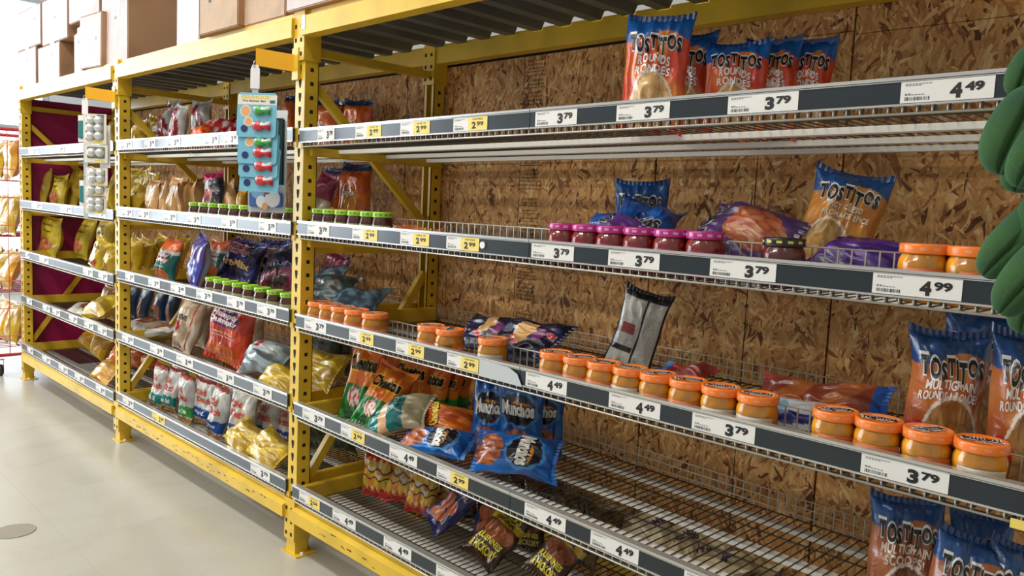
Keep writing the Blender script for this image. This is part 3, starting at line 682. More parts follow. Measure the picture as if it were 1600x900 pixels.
D['red_foil'] = (band(blotch((176, 50, 44), (140, 60, 50), 5), [(-.1, .14, (50, 130, 196))]), (160, 60, 50), [])
D['teal_beige'] = (band(blotch((20, 108, 104), (14, 84, 84)), [(-.1, .25, (20, 120, 112)), (.25, .42, (222, 176, 132)), (.7, 1.1, (160, 150, 120))]), (170, 150, 120), [('CHIPS', 0, .56, .8, .08, (130, 180, 170), None, 0)])
D['doritos'] = (band(spot(blotch((120, 76, 50), (86, 50, 36)), [(.2, .3, .6, .15, (170, 60, 40))]), [(-.1, .16, (30, 38, 70))]), (110, 80, 60), [('DORITOS', 0, .68, 1.7, .2, (190, 184, 176), (60, 50, 50), 0)])
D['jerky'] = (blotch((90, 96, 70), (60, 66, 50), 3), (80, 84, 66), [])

def bag_geometry(design, w, h, d, seed, crump=1.0, nx=34, ny=44, back=False):
    fn, backc, texts = D[design]
    sd = seed*3.37
    tilt = (random.Random(seed).uniform(-.012, .012))
    def S(s, t, front, off=0):
        u = max(0, min(1, (t-.05)/.90))
        pr = (1-abs(2*u-1)**2.8)**.62 if 0 < u < 1 else 0
        cr = (1-abs(s)**2.6)**.62 if abs(s) < 1 else 0
        T = d/2*pr*cr
        x = s*w/2*(1-.10*math.sin(PI*u)**.7)
        ear = .014*abs(s)**3
        z = h*t - (ear if t < .5 else -ear)*(1-min(1, min(t, 1-t)*5))
        e = min(t, 1-t)
        fd = 1 if front else -1
        if 0 < u < 1:
            n1 = nz(s*1.7*w/.22+sd, t*2.6*h/.3, sd+fd)*.020*crump*min(1, pr*1.1)*cr
            n2 = (1-abs(nz(s*4.2*w/.22+sd+9, t*4.8*h/.3, sd+fd*2))*3.2)*.0055*crump*pr*cr
            ck = math.sin(s*15*w/.22+sd+3*nz(s*2, sd))*.0055*math.exp(-((e-.05)/.10)**2)*min(1, e*14)*cr
            T = max(T*.22, T+n1*min(1, d/.08)+n2*min(1, d/.06)+ck)
        T += off+.0005
        bend = .03*crump*nz(sd, t*1.5, 4)+tilt*(t-.5)+.010*crump*math.sin(s*2+sd)*(1-min(1, e*6))
        if e < .055: bend += .0022*math.sin(s*40+sd)
        return Vector((x+.008*crump*nz(t*3, sd, 7), bend-fd*T, z))
    return S, fn, backc, texts
def add_grid(V, F, Cc, S, s0, s1, t0, t1, nx, ny, front, cf, off=0):
    b = len(V)
    for j in range(ny+1):
        for i in range(nx+1):
            s = s0+(s1-s0)*i/nx; t = t0+(t1-t0)*j/ny
            V.append(S(s, t, front, off)); Cc.append(cf(s, t))
    for j in range(ny):
        for i in range(nx):
            q = [b+j*(nx+1)+i, b+j*(nx+1)+i+1, b+(j+1)*(nx+1)+i+1, b+(j+1)*(nx+1)+i]
            F.append(q if front else q[::-1])
def mesh_from(name, V, F, Cc, mt, smooth=True):
    me = bpy.data.meshes.new(name); me.from_pydata([tuple(v) for v in V], [], F)
    a = me.color_attributes.new('print', 'FLOAT_COLOR', 'POINT')
    buf = []
    cache = {}
    for c in Cc:
        k = (round(c[0]), round(c[1]), round(c[2]))
        if k not in cache: cache[k] = lin(k)
        buf.extend((*cache[k], 1))
    a.data.foreach_set('color', buf)
    if smooth: me.polygons.foreach_set('use_smooth', [True]*len(me.polygons))
    me.materials.append(mt)
    o = bpy.data.objects.new(name, me); C.objects.link(o); return o
BAGN = 0
def make_bag(design, label, group, M, w, h, d, seed=None, crump=1.0, detail=1, seals=True, name='snack_bag', cat='snack bag'):
    global BAGN
    BAGN += 1; seed = seed or BAGN
    nx, ny = (64, 76) if detail == 2 else (36, 44) if detail == 1 else (18, 24)
    S, fn, backc, texts = bag_geometry(design, w, h, d, seed, crump)
    V, F, Cc = [], [], []
    lo, hi = (.05, .95) if seals else (0, 1)
    add_grid(V, F, Cc, S, -1, 1, lo, hi, nx, ny, True, fn)
    add_grid(V, F, Cc, S, -1, 1, lo, hi, nx//2, ny//2, False, lambda s, t: backc if abs(s) < .97 else fn(s, t))
    for (tx, cs, ct, ws, ht, col, outl, wob) in texts:
        for layer in ((1, outl), (0, col)):
            if layer[1] is None: continue
            body = tx
            X = -.5; gl = []
            if wob:  # letters placed one by one so that they dance as on the pack
                ws_list = [text2d(c_, .03)[2] if c_ != ' ' else .3 for c_ in body]; tot = sum(ws_list)+.06*len(body)
                for ci, c_ in enumerate(body):
                    wc = ws_list[ci]/tot; cx = X+wc/2
                    if c_ not in ' ': gl.append((c_, cx, wc, math.sin(ci*2.1+1)*(.16 if wob > 5 else .07)*(1 if wob > 4 else .4) - (.32*(cx*2)**2-.12 if wob in (4, 5) else -.0), 1+.12*math.sin(ci*1.7)))
                    X += wc+.06/tot
            else: gl = [(body, 0, 1, 0, 1)]
            for (gt, gx, gw, gy, gs) in gl:
                Vt, Ft, _, _ = text2d(gt, .10 if layer[0] else (.05 if outl else .035), .10 if detail else .25)
                grow = (.035*ws if not wob else .12*gw*ws) if layer[0] else 0
                b = len(V)
                for (a, c_) in Vt:
                    s = cs+(gx*ws)+a*(gw*ws+grow); t = ct+(gy+c_*gs)*(ht*(1.0 if not layer[0] else 1.26))*.95
                    if wob == 0: pass
                    s = max(-.985, min(.985, s)); t = max(lo+.005, min(hi-.005, t))
                    V.append(S(s, t, True, .0012 if layer[0] else .0026)); Cc.append(layer[1])
                F += [[b+i for i in f] for f in Ft]
    r = empty(name, (0, 0, 0), label, cat, group)
    body = mesh_from('bag_body', V, F, Cc, FOIL); body.parent = r
    if seals:
        for t0, t1 in ((0, .05), (.95, 1)):
            V, F, Cc = [], [], []
            add_grid(V, F, Cc, S, -1, 1, t0, t1, nx, 4, True, fn); add_grid(V, F, Cc, S, -1, 1, t0, t1, nx, 4, False, fn)
            s_ = mesh_from('crimped_seal', V, F, Cc, FOIL); s_.parent = r
    r.matrix_world = M
    return r
def RM(yaw=0, lean=0, roll=0):
    return Matrix.Rotation(math.radians(yaw), 4, 'Z') @ Matrix.Rotation(math.radians(-lean), 4, 'X') @ Matrix.Rotation(math.radians(roll), 4, 'Y')
def turn(u, yaw):
    """how much wider a face turned by yaw looks than one parallel to the rack, seen in direction of pixel column u"""
    A = -YAW-math.atan((u-800)/FPX)
    return math.cos(A)/max(.3, math.cos(A-math.radians(yaw))), math.tan(min(A, 1.25))
def stand(design, label, group, b, k, uL, uR, vT, y, d=.07, lean=8, yaw=None, roll=0, w=None, h=None, lift=.004, **kw):
    um = (uL+uR)/2
    if yaw is None: yaw = 24 if b == 0 else 14
    p = aty(um, vT+40, y)
    zd = zdeck(b, k, p.x)+lift
    top = aty(um, vT, y)
    ww = w or max(.05, (aty(uR, vT+60, y).x-aty(uL, vT+60, y).x)*.97)
    if not w:
        k1, ta = turn(um, yaw); ww = max(.72*ww*k1, ww*k1-.30*d*max(0, ta-.6))
    hh = h or max(.05, (top.z-zd)/math.cos(math.radians(lean)))
    # pixel column of the base at the deck
    x = p.x
    M = Matrix.Translation((x-.0*hh, y, zd)) @ RM(yaw, lean, roll)
    M.translation.x -= math.sin(math.radians(roll))*hh*.5
    M.translation.z += abs(math.sin(math.radians(roll)))*ww*.5
    return make_bag(design, label, group, M, ww, hh, d, **kw)
def lay(design, label, group, b, k, u, v, w, h, d=.06, yaw=0, lean=84, roll=0, lift=0, **kw):
    """a bag lying on the deck, its centre seen at pixel u, v"""
    d *= 1.25
    z = zdeck(b, k, 0)
    for _ in range(3): p = atz(u, v, z+d/2+lift); z = zdeck(b, k, p.x)
    R_ = RM(yaw, lean, roll)
    c = Vector((p.x, min(max(p.y, .06), .6), z+d/2+.002+lift+abs(math.cos(math.radians(lean)))*h*.35))
    M = Matrix.Translation(c - (R_ @ Vector((0, 0, h/2)))) @ R_
    return make_bag(design, label, group, M, w, h, d, **kw)

def side(design, label, group, b, k, u, v, y, w, h, d=.07, lean=45, roll=90, yaw=0, **kw):
    """a bag lying on its long side or leaning, its centre seen at pixel u, v and depth y"""
    c = aty(u, v, y); R_ = RM(yaw, lean, roll)
    ax = R_ @ Vector((1, 0, 0)); az = R_ @ Vector((0, 0, 1)); ay = R_ @ Vector((0, 1, 0))
    low = c.z - abs(ax.z)*w/2*.92 - abs(az.z)*h/2*.92 - abs(ay.z)*d*.4
    zd = zdeck(b, k, c.x)
    c.z += max(-.04, zd+.003-low) if low > zd else zd+.003-low
    M = Matrix.Translation(c - (R_ @ Vector((0, 0, h/2)))) @ R_
    return make_bag(design, label, group, M, w, h, d, **kw)

# ---------------- near bay, top shelf
G = 'orange and blue tortilla chip bags on the top shelf'
stand('rounds', 'large orange and blue tortilla chip bag in front, tallest on the top shelf', G, 0, 0, 968, 1080, 24, .10, roll=2, lean=5, d=.08, detail=2, seed=5)
stand('rounds', 'orange and blue chip bag half hidden right behind the tallest one', G, 0, 0, 1022, 1116, 52, .25, detail=1, seed=8, roll=3)
stand('rounds', 'orange and blue chip bag facing front in the middle of the top shelf group', G, 0, 0, 1098, 1206, 64, .24, detail=2, seed=12, lean=10)
stand('rounds', 'orange and blue chip bag second from the right of the top shelf group', G, 0, 0, 1160, 1252, 60, .33, detail=1, seed=14)
stand('rounds', 'orange and blue chip bag rightmost and rearmost on the top shelf', G, 0, 0, 1215, 1304, 62, .40, detail=1, seed=16, roll=3)
G = 'orange potato chip bags behind the near upright'
stand('lays_o', 'orange potato chip bag seen just right of the near upright, top shelf', G, 1, 0, 478, 524, 156, .38, detail=0, yaw=10)
stand('lays_o', 'orange potato chip bag partly behind two others on the top shelf', G, 1, 0, 508, 560, 158, .52, detail=0)
stand('lays_o', 'orange potato chip bag rightmost of the top shelf trio behind the brace', G, 1, 0, 528, 580, 158, .40, detail=1, roll=2)
stand('lays_o', 'orange bag peeking from behind the fish clip strip, top shelf', G, 1, 0, 436, 462, 150, .42, detail=0)
# ---------------- near bay, second shelf
stand('lays_o', 'tall orange potato chip bag standing upright on the second shelf, behind green lidded jars', 'orange potato chip bags behind the near upright', 1, 1, 522, 578, 256, .50, d=.09, detail=1)
stand('lays_o', 'orange bag with silver glare left of the tall one, second shelf', 'orange potato chip bags behind the near upright', 1, 1, 492, 532, 262, .56, detail=0)
stand('mauve', 'silvery bag with crimson end tilted against the orange bags, second shelf', None, 1, 1, 480, 518, 276, .36, roll=16, detail=0)
side('lays_o', 'orange bag lying flat behind the green lidded jars', None, 0, 1, 530, 334, .22, .15, .26, .05, lean=50, roll=90, detail=0)
side('hump_t', 'small teal bag lying behind the sixth green lidded jar', None, 0, 1, 612, 350, .14, .07, .12, .04, lean=40, roll=90, detail=0)
side('cheetos_o', 'small orange bag lying on the second shelf right of the jars', None, 0, 1, 652, 351, .14, .09, .20, .04, lean=40, roll=90, detail=1)
stand('lime', 'dark blue tortilla chip bag standing behind the crumpled blue one, second shelf', 'blue and purple tortilla chip bags', 0, 1, 954, 1046, 284, .42, detail=2, lean=4)
stand('crumple_blue', 'crumpled bright blue and purple chip bag slumped forward behind magenta lids', 'blue and purple tortilla chip bags', 0, 1, 940, 1052, 312, .27, d=.09, lean=38, roll=12, crump=1.7, detail=2, h=.2)
side('crumple_blue', 'bright blue folded bag end lying left of the slumped one', 'blue and purple tortilla chip bags', 0, 1, 952, 344, .24, .13, .18, .06, lean=40, roll=-80, crump=1.5, detail=1)
side('purple_window', 'purple tortilla bag with clear chip window lying down, second shelf', None, 0, 1, 1155, 368, .26, .19, .29, .08, lean=48, roll=-72, detail=2)
stand('queso', 'amber spicy queso tortilla chip bag with blue top leaning right', None, 0, 1, 1248, 1382, 280, .30, d=.10, lean=18, roll=11, detail=2, seed=21)
side('purple', 'plain purple bag lying between the queso bag and orange lidded jars', None, 0, 1, 1354, 396, .27, .15, .22, .07, lean=60, roll=-86)
# ---------------- near bay, third shelf
G = 'greyish bags heaped at the left rear of the third shelf'
side('bluegray', 'pale blue grey bag lying behind the queso jars, third shelf', G, 0, 2, 560, 470, .30, .18, .28, .07, lean=55, roll=80, detail=0)
side('teal_gray', 'grey teal bag on the heap behind the near upright, third shelf', G, 1, 2, 512, 458, .34, .18, .30, .08, lean=50, roll=80, detail=0)
side('bluegray', 'pale blue bag on top of the heap, third shelf', G, 1, 2, 500, 444, .38, .18, .28, .08, lean=50, roll=70, detail=0)
stand('mauve', 'beige bag with crimson side standing at rear left, third shelf', None, 1, 2, 488, 535, 402, .5, roll=18, lean=14, detail=0)
side('navy_chip', 'navy bag with chips picture lying behind the lone jar, left one', 'navy chip bags lying on the third shelf', 0, 2, 764, 524, .26, .17, .26, .07, lean=58, roll=84, yaw=-8, detail=2)
side('navy_chip', 'navy bag with red letters lying right of the other navy one', 'navy chip bags lying on the third shelf', 0, 2, 824, 542, .22, .18, .27, .08, lean=54, roll=84, yaw=-6, detail=2)
stand('silver_back', 'grey bag showing its back panel, standing tilted on the third shelf', None, 0, 2, 950, 1035, 462, .40, d=.05, lean=6, roll=14, detail=2, w=.15)
side('red_foil', 'small crumpled red bag lying behind the queso jars', None, 0, 2, 1070, 584, .30, .10, .16, .05, lean=50, roll=96, crump=1.8)
side('brown_stripe', 'brown striped bag with blue end lying at the rear of the third shelf', None, 0, 2, 1282, 622, .30, .12, .30, .07, lean=45, roll=86, detail=2)
side('white_blue', 'white and blue bag lying in front of the brown striped one', None, 0, 2, 1240, 655, .20, .09, .14, .05, lean=50, roll=95)
G = 'multigrain tortilla chip bags on the third shelf'
stand('multi', 'multigrain rounds bag fully visible at the right end, third shelf', G, 0, 2, 1418, 1556, 520, .20, d=.10, lean=6, detail=2, seed=31)
stand('multi', 'multigrain rounds bag cut off by the right edge of the picture, third shelf', G, 0, 2, 1548, 1668, 520, .16, d=.10, lean=5, detail=2, seed=33)
stand('multi', 'multigrain bag standing rear left in shadow, third shelf', G, 0, 2, 1470, 1590, 486, .40, d=.09, detail=1, lean=2)
stand('multi', 'multigrain bag standing rear right behind the cut off one', G, 0, 2, 1570, 1690, 486, .42, d=.09, detail=1, lean=2)
# ---------------- near bay, fourth shelf
G = 'orange and green cheese puff bags on the fourth shelf'
for (a, c, t, y, ln, ro, lb) in ((534, 586, 538, .16, 14, 4, 'leftmost standing orange and green puff bag, with bright glare'), (566, 622, 548, .24, 10, 4, 'second puff bag from the left, partly hidden by the leaning one'),
        (590, 648, 548, .36, 6, 2, 'puff bag behind the second one, only its orange top showing'), (612, 668, 552, .30, 10, 5, 'puff bag with bold printed name in the middle of the row'),
        (650, 690, 566, .36, 8, 6, 'puff bag fifth in the row, showing a green lower half'), (672, 706, 572, .42, 8, 5, 'puff bag sixth in the row, next to last'), (690, 724, 570, .50, 6, 2, 'rearmost puff bag at the right end of the row')):
    stand('cheetos', lb, G, 0, 3, a, c, t, y, lean=ln, roll=ro, d=.08, detail=1, w=.155)
stand('cheetos', 'orange and green puff bag fallen forward over the price rail', G, 0, 3, 548, 622, 585, .10, lean=30, roll=14, d=.09, detail=2, h=.24, w=.17)
side('teal_beige', 'teal and beige bag lying in front of the green puff bags', None, 0, 3, 622, 648, .13, .17, .24, .08, lean=50, roll=62, detail=2)
side('cheetos_o', 'all orange puff bag lying right of the teal one', None, 0, 3, 704, 646, .24, .14, .22, .09, lean=52, roll=-100, yaw=24, detail=2, crump=1.3)
G = 'blue potato crisp bags on the fourth shelf'
stand('munchos', 'tall blue crisp bag standing edge on, left of the blue group', G, 0, 3, 734, 800, 592, .30, d=.06, lean=2, yaw=25, detail=2)
stand('munchos', 'blue crisp bag facing front with its full name showing', G, 0, 3, 770, 852, 596, .33, d=.07, lean=4, roll=2, detail=2)
stand('munchos', 'blue crisp bag rearmost on the right, half in shadow', G, 0, 3, 812, 884, 606, .46, d=.07, lean=4, detail=1)
side('munchos', 'blue crisp bag lying at the rail, pointing right, beside the teal bag', G, 0, 3, 680, 696, .12, .125, .27, .07, lean=58, roll=87, yaw=14, detail=2)
side('munchos', 'blue crisp bag lying crosswise in front of the standing blue ones', G, 0, 3, 806, 704, .20, .15, .27, .08, lean=42, roll=87, yaw=22, detail=2)
G = 'multigrain scoops bags at the right of the fourth shelf'
stand('scoops', 'multigrain scoops bag upright at the left of its group, fourth shelf', G, 0, 3, 1356, 1484, 752, .26, d=.09, lean=3, detail=2, seed=41, h=.27)
stand('scoops', 'multigrain scoops bag in front, tilted to the right, fourth shelf', G, 0, 3, 1440, 1592, 826, .12, d=.09, lean=8, roll=10, detail=2, seed=43, h=.26)
stand('scoops', 'multigrain scoops bag in shadow between the other two', G, 0, 3, 1482, 1592, 776, .32, d=.08, lean=4, detail=1, h=.26)
stand('scoops', 'multigrain scoops bag with bright blue top at the right edge', G, 0, 3, 1530, 1660, 796, .18, d=.08, lean=4, roll=8, detail=2, h=.26)
# ---------------- near bay, lowest shelf
G = 'red and yellow snack bags on the lowest shelf'
stand('fries', 'leftmost red and yellow snack bag, lowest shelf', G, 0, 4, 560, 612, 694, .24, d=.05, lean=12, roll=4, detail=2, w=.13, h=.17)
stand('fries', 'red and yellow snack bag second from the left', G, 0, 4, 610, 640, 704, .30, d=.05, lean=10, detail=1, w=.12, h=.17)
stand('fries', 'red and yellow snack bag third from the left, fully facing front', G, 0, 4, 632, 684, 706, .27, d=.05, lean=12, roll=4, detail=2, w=.13, h=.17)
stand('fries', 'red and yellow snack bag rightmost, mostly hidden by the shelf above', G, 0, 4, 674, 716, 716, .36, d=.05, lean=10, detail=1, w=.12, h=.17)
side('original', 'navy and orange snack bag lying on the lowest shelf', 'navy and orange snack bags', 0, 4, 706, 803, .27, .13, .20, .06, lean=44, roll=38, yaw=16, detail=2)
stand('original', 'navy and orange snack bag standing behind the brown ones', 'navy and orange snack bags', 0, 4, 740, 790, 752, .34, d=.05, detail=1, w=.12, h=.17)
stand('doritos', 'orange and navy bag end sticking up behind the lying navy bag', None, 0, 4, 700, 740, 758, .36, d=.05, detail=1, w=.12, h=.15, roll=-14)
G = 'brown potato stick bags on the lowest shelf'
side('hickory', 'brown potato stick bag with yellow letters lying in front, nearest the rail', G, 0, 4, 779, 840, .21, .14, .21, .06, lean=46, roll=30, yaw=30, detail=2)
stand('hickory', 'brown potato stick bag standing right behind the front one', G, 0, 4, 800, 848, 800, .36, d=.05, lean=14, detail=1, w=.12, h=.17)
side('hickory', 'brown potato stick bag tilted over to the right, lowest shelf', G, 0, 4, 876, 848, .26, .14, .20, .06, lean=44, roll=32, yaw=24, detail=2)
G = 'dim snack bags at the rear of the lowest shelf'
stand('doritos', 'brown corn chip bag with silver letters, left of the rear row', G, 0, 4, 762, 812, 728, .50, d=.06, lean=20, detail=1, w=.15, h=.17)
stand('doritos', 'brown corn chip bag with silver letters, second in the rear row', G, 0, 4, 812, 868, 726, .52, d=.06, lean=20, detail=2, w=.16, h=.17)
stand('hickory_t', 'brown bag with large yellow letters right of the silver lettered ones', G, 0, 4, 868, 908, 742, .50, d=.05, lean=16, detail=2, w=.13, h=.17)
stand('hickory_t', 'brown bag with yellow letters, front of the rear pair', G, 0, 4, 894, 930, 778, .40, d=.05, lean=30, roll=6, detail=1, w=.12, h=.15)
stand('hickory_t', 'brown bag with yellow letters, rightmost of the rear row', G, 0, 4, 914, 962, 758, .50, d=.05, lean=16, roll=4, detail=2, w=.14, h=.16)
G = 'tan paper look chip bags lying on the lowest shelf'
rr = random.Random(5)
for i, (u, v, yw, lf, lb) in enumerate(((1032, 806, 20, 0, 'tan bag at the far left of the lying heap'), (1045, 838, -60, .02, 'tan bag lying across the left of the heap'), (1092, 824, 70, .05, 'tan bag on top of the heap near its left'),
        (1115, 862, -20, 0, 'tan bag in the front middle of the heap'), (1150, 830, 50, .04, 'tan bag in the middle of the heap, name readable'), (1175, 870, -70, .03, 'tan bag at the front right of the heap'),
        (1205, 842, 20, .02, 'tan bag to the right of the heap centre'), (1160, 800, 80, 0, 'tan bag at the rear of the heap'), (1105, 800, -40, .0, 'tan bag at the rear left of the heap'),
        (1235, 872, -30, 0, 'tan bag lying at the right end of the heap'), (1080, 872, 30, 0, 'tan bag at the front left, next to the price rail'))):
    lay('kraft' if i % 2 else 'kraft2', lb + ', lowest shelf', G, 0, 4, u, v-6, .16, .22, .06, yaw=yw, lean=72+rr.uniform(-10, 4), detail=1, lift=lf+.01, crump=1.2)
# ---------------- middle bay, top shelf
stand('yellow', 'yellow bag close to the middle upright, top shelf', 'yellow bags on the top shelf', 1, 0, 200, 226, 188, .14, detail=0, roll=6)
stand('yellow', 'yellow bag with round highlight behind the brace, top shelf', 'yellow bags on the top shelf', 1, 0, 222, 252, 184, .20, detail=0, roll=8)
G = 'white and red chip bags on the top shelf'
stand('white_red', 'white bag with red corner lying to the left of its group', G, 1, 0, 232, 268, 176, .22, d=.08, roll=-28, lean=20, detail=0)
stand('white_red', 'white bag with crimson top flap, rear of its group', G, 1, 0, 258, 286, 156, .32, d=.07, roll=-14, detail=0)
stand('white_red', 'white bag with red meat picture, front of its group', G, 1, 0, 258, 290, 168, .14, d=.08, roll=12, detail=1)
stand('white_red', 'greyish white bag with red foot, right of its group', G, 1, 0, 292, 328, 158, .30, d=.07, roll=-5, detail=0)
G = 'small red and orange bags heaped on the top shelf'
for i, (u, v, lb) in enumerate(((302, 204, 'small orange bag at the left of the heap'), (322, 202, 'small red bag second from the left of the heap'), (344, 202, 'small red bag in the middle of the heap'), (362, 196, 'small red bag on top of the heap'), (372, 203, 'small red bag at the right of the heap, beside the clip strip'), (398, 203, 'small red bag just right of the clip strip'))):
    stand('red_orange' if i < 1 else 'red_small', lb+', top shelf', G, 1, 0, u-14, u+14, v-14-(i % 2)*6, .12+.05*i, d=.05, lean=40, roll=rr.uniform(-25, 25), detail=0, crump=1.5)
# ---------------- middle bay, second shelf
G = 'yellow bags at the left of the second shelf'
stand('yellow', 'tall yellow bag directly behind the middle upright, second shelf', G, 1, 1, 186, 214, 262, .30, detail=0)
stand('lays_r', 'yellow and grey bag in second position, second shelf', G, 1, 1, 200, 236, 268, .34, detail=0, roll=-10)
stand('lays_y', 'yellow bag at the shelf front, low and tilted, second shelf', G, 1, 1, 196, 226, 282, .10, detail=0, roll=22, h=.17)
stand('yellow', 'yellow bag with pointed top, second shelf', G, 1, 1, 212, 246, 272, .16, detail=0, roll=6)
G = 'beige snack bags in a row on the second shelf'
for i, (a, c, t, lb) in enumerate(((228, 252, 284, 'first beige bag from the left, with orange mark'), (244, 264, 286, 'second beige bag, front face turned to the aisle'), (258, 282, 280, 'third beige bag, with white label'),
        (272, 296, 288, 'fourth beige bag, plain side showing'), (288, 304, 286, 'fifth beige bag, plain side showing'), (298, 316, 282, 'last beige bag, beside the black and magenta one'))):
    stand('beige_snack' if i < 3 else 'beige_back', lb+', second shelf', G, 1, 1, a, c, t, .12+.02*i, d=.07, lean=6, roll=5, yaw=(-10 if i < 3 else -35), detail=1 if i < 3 else 0)
stand('black_mag', 'black bag with magenta top leaning left, second shelf', None, 1, 1, 314, 350, 272, .20, d=.07, roll=-12, detail=1)
stand('beige_back', 'grey beige bag collapsed right of the black and magenta bag', None, 1, 1, 338, 372, 292, .26, d=.07, roll=-24, detail=0)
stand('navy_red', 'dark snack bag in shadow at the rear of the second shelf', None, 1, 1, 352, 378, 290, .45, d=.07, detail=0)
stand('gold', 'bright yellow small pack near the clip strip, second shelf', None, 1, 1, 366, 384, 297, .14, d=.05, detail=0, roll=-6, crump=.4)
# ---------------- middle bay, third shelf
G = 'yellow bags at the left of the third shelf'
for i, (a, c, t, ro, lb) in enumerate(((192, 220, 374, 14, 'yellow bag behind the middle upright'), (206, 238, 376, 14, 'yellow bag with brown chips picture, second in line'), (228, 258, 370, 10, 'yellow bag third in line, behind the teal bag'), (262, 290, 372, 4, 'yellow bag fourth in line, at the rear'))):
    stand('lays_y', lb+', third shelf', G, 1, 2, a, c, t, .16+.08*i, d=.08, roll=ro, detail=0)
stand('hump_t', 'teal and orange cheese snack bag on the third shelf', None, 1, 2, 240, 280, 375, .13, d=.09, roll=4, detail=2)
stand('ringo', 'shiny white and blue snack bag leaning beside the teal one', None, 1, 2, 288, 324, 373, .12, d=.09, roll=8, yaw=-20, detail=1)
G = 'navy party mix bags on the third shelf'
stand('hump_n', 'navy party mix bag in front with tan lettering', G, 1, 2, 318, 396, 384, .24, d=.11, roll=8, lean=30, detail=2, w=.28)
stand('hump_n', 'navy bag behind the front party mix bag', G, 1, 2, 352, 404, 380, .42, d=.09, detail=0)
stand('hump_n', 'dark navy bag at the rear right of the third shelf', G, 1, 2, 394, 450, 376, .46, d=.09, detail=0)
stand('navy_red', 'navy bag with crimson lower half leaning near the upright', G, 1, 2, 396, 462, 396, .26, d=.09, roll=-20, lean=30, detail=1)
stand('hump_t', 'teal bag lying at the rear behind the shiny bag, third shelf', None, 1, 2, 318, 356, 376, .50, d=.08, detail=0)
# ---------------- middle bay, fourth shelf
G = 'blue and orange bags at the left rear of the fourth shelf'
for i, (a, c, t, lb) in enumerate(((192, 216, 446, 'first blue bag with silver shine'), (212, 236, 448, 'second blue bag with food picture'), (236, 258, 448, 'third blue bag with food picture'), (256, 280, 450, 'fourth bag, plain blue'))):
    stand('navy_white', lb+', fourth shelf', G, 1, 3, a, c, t, .36, d=.07, roll=4, detail=0)
lay('white_brown', 'white bag with brown pattern lying behind the fourth rail, left one', 'white and brown bags lying on the fourth shelf', 1, 3, 222, 514, .20, .28, .06, yaw=40, detail=1)
lay('white_brown', 'white bag with brown pattern lying next to the first, right one', 'white and brown bags lying on the fourth shelf', 1, 3, 248, 520, .20, .26, .05, yaw=-60, detail=1)
stand('native', 'cream bag with red square and red stripe leaning, fourth shelf', None, 1, 3, 264, 310, 470, .12, d=.10, roll=12, lean=10, detail=2)
stand('native', 'cream bag behind the cream one with the red square', None, 1, 3, 296, 326, 470, .26, d=.08, roll=6, detail=0)
stand('hump_o', 'large orange cheese stick bag standing on the fourth shelf', None, 1, 3, 312, 394, 480, .13, d=.11, roll=10, lean=8, detail=2, seed=51)
stand('native', 'red and grey bag side behind the large orange one', None, 1, 3, 372, 408, 488, .36, d=.08, roll=6, detail=0)
side('clear', 'clear pillow bag with white label lying on the fourth shelf', None, 1, 3, 416, 568, .15, .17, .30, .12, lean=42, roll=84, detail=1)
side('yellow', 'yellow bag lying at the right end of the fourth shelf, near the upright', 'yellow bags lying near the upright', 1, 3, 438, 595, .09, .13, .24, .07, lean=52, roll=90, detail=1)
stand('teal_gray', 'grey teal bag standing in shadow behind the near upright, fourth shelf', 'grey teal bags behind the near upright', 1, 3, 480, 530, 512, .42, d=.09, detail=0)
stand('teal_gray', 'grey teal bag second in shadow right of the first, fourth shelf', 'grey teal bags behind the near upright', 1, 3, 508, 548, 522, .50, d=.09, detail=0)
side('yellow', 'yellow bag lying just right of the near upright, fourth shelf', 'yellow bags lying near the upright', 1, 3, 502, 590, .22, .2, .28, .10, lean=46, roll=86, detail=1)
# ---------------- middle bay, lowest shelf
G = 'white potato chip bags standing on the lowest shelf'
for i, (ds, a, c, t, y, ro, lb) in enumerate((('dutch_teal', 232, 262, 574, .10, 8, 'white bag with teal band, first from the left'), ('dutch_teal', 250, 280, 578, .13, 6, 'white bag with teal band, second from the left'),
        ('dutch_green', 272, 304, 590, .10, 4, 'white bag with green band'), ('dutch_blue', 298, 340, 596, .16, 5, 'white bag with blue band, behind the green banded one'), ('dutch_blue2', 320, 354, 608, .09, 10, 'white bag with blue band squeezed in the middle'),
        ('dutch_blue', 350, 398, 610, .12, 8, 'white bag with blue band, foremost on the right'), ('dutch_blue2', 396, 438, 618, .24, 4, 'white bag with blue band standing in shadow'), ('dutch_blue2', 430, 470, 628, .30, 2, 'white bag in deep shadow next to the upright'))):
    stand(ds, lb+', lowest shelf', G, 1, 4, a, c, t, y, d=.08, roll=ro, lean=6, detail=2 if i in (3, 5) else 1)
for i, (a, c, t, lb) in enumerate(((262, 292, 566, 'white bag in the rear row, first'), (300, 330, 578, 'white bag in the rear row, second'), (340, 372, 590, 'white bag in the rear row, third'))):
    stand('dutch_green' if i == 0 else 'dutch_blue2', lb+', lowest shelf', G, 1, 4, a, c, t, .36, d=.08, detail=0)
side('yellow', 'yellow chip bag lying in front of the white bags, left one', 'yellow chip bags lying on the lowest shelf', 1, 4, 384, 690, .085, .16, .27, .08, lean=48, roll=100, yaw=-6, detail=1)
side('yellow', 'yellow chip bag lying in front of the white bags, right one', 'yellow chip bags lying on the lowest shelf', 1, 4, 424, 712, .085, .16, .27, .08, lean=48, roll=96, yaw=-4, detail=1)
stand('orange_pack', 'orange bag standing behind the middle upright, lowest shelf', 'orange bags at the left of the lowest shelf', 1, 4, 196, 226, 544, .40, d=.08, detail=0)
stand('orange_pack', 'orange bag right of the one behind the middle upright, lowest shelf', 'orange bags at the left of the lowest shelf', 1, 4, 222, 252, 552, .46, d=.08, detail=0)
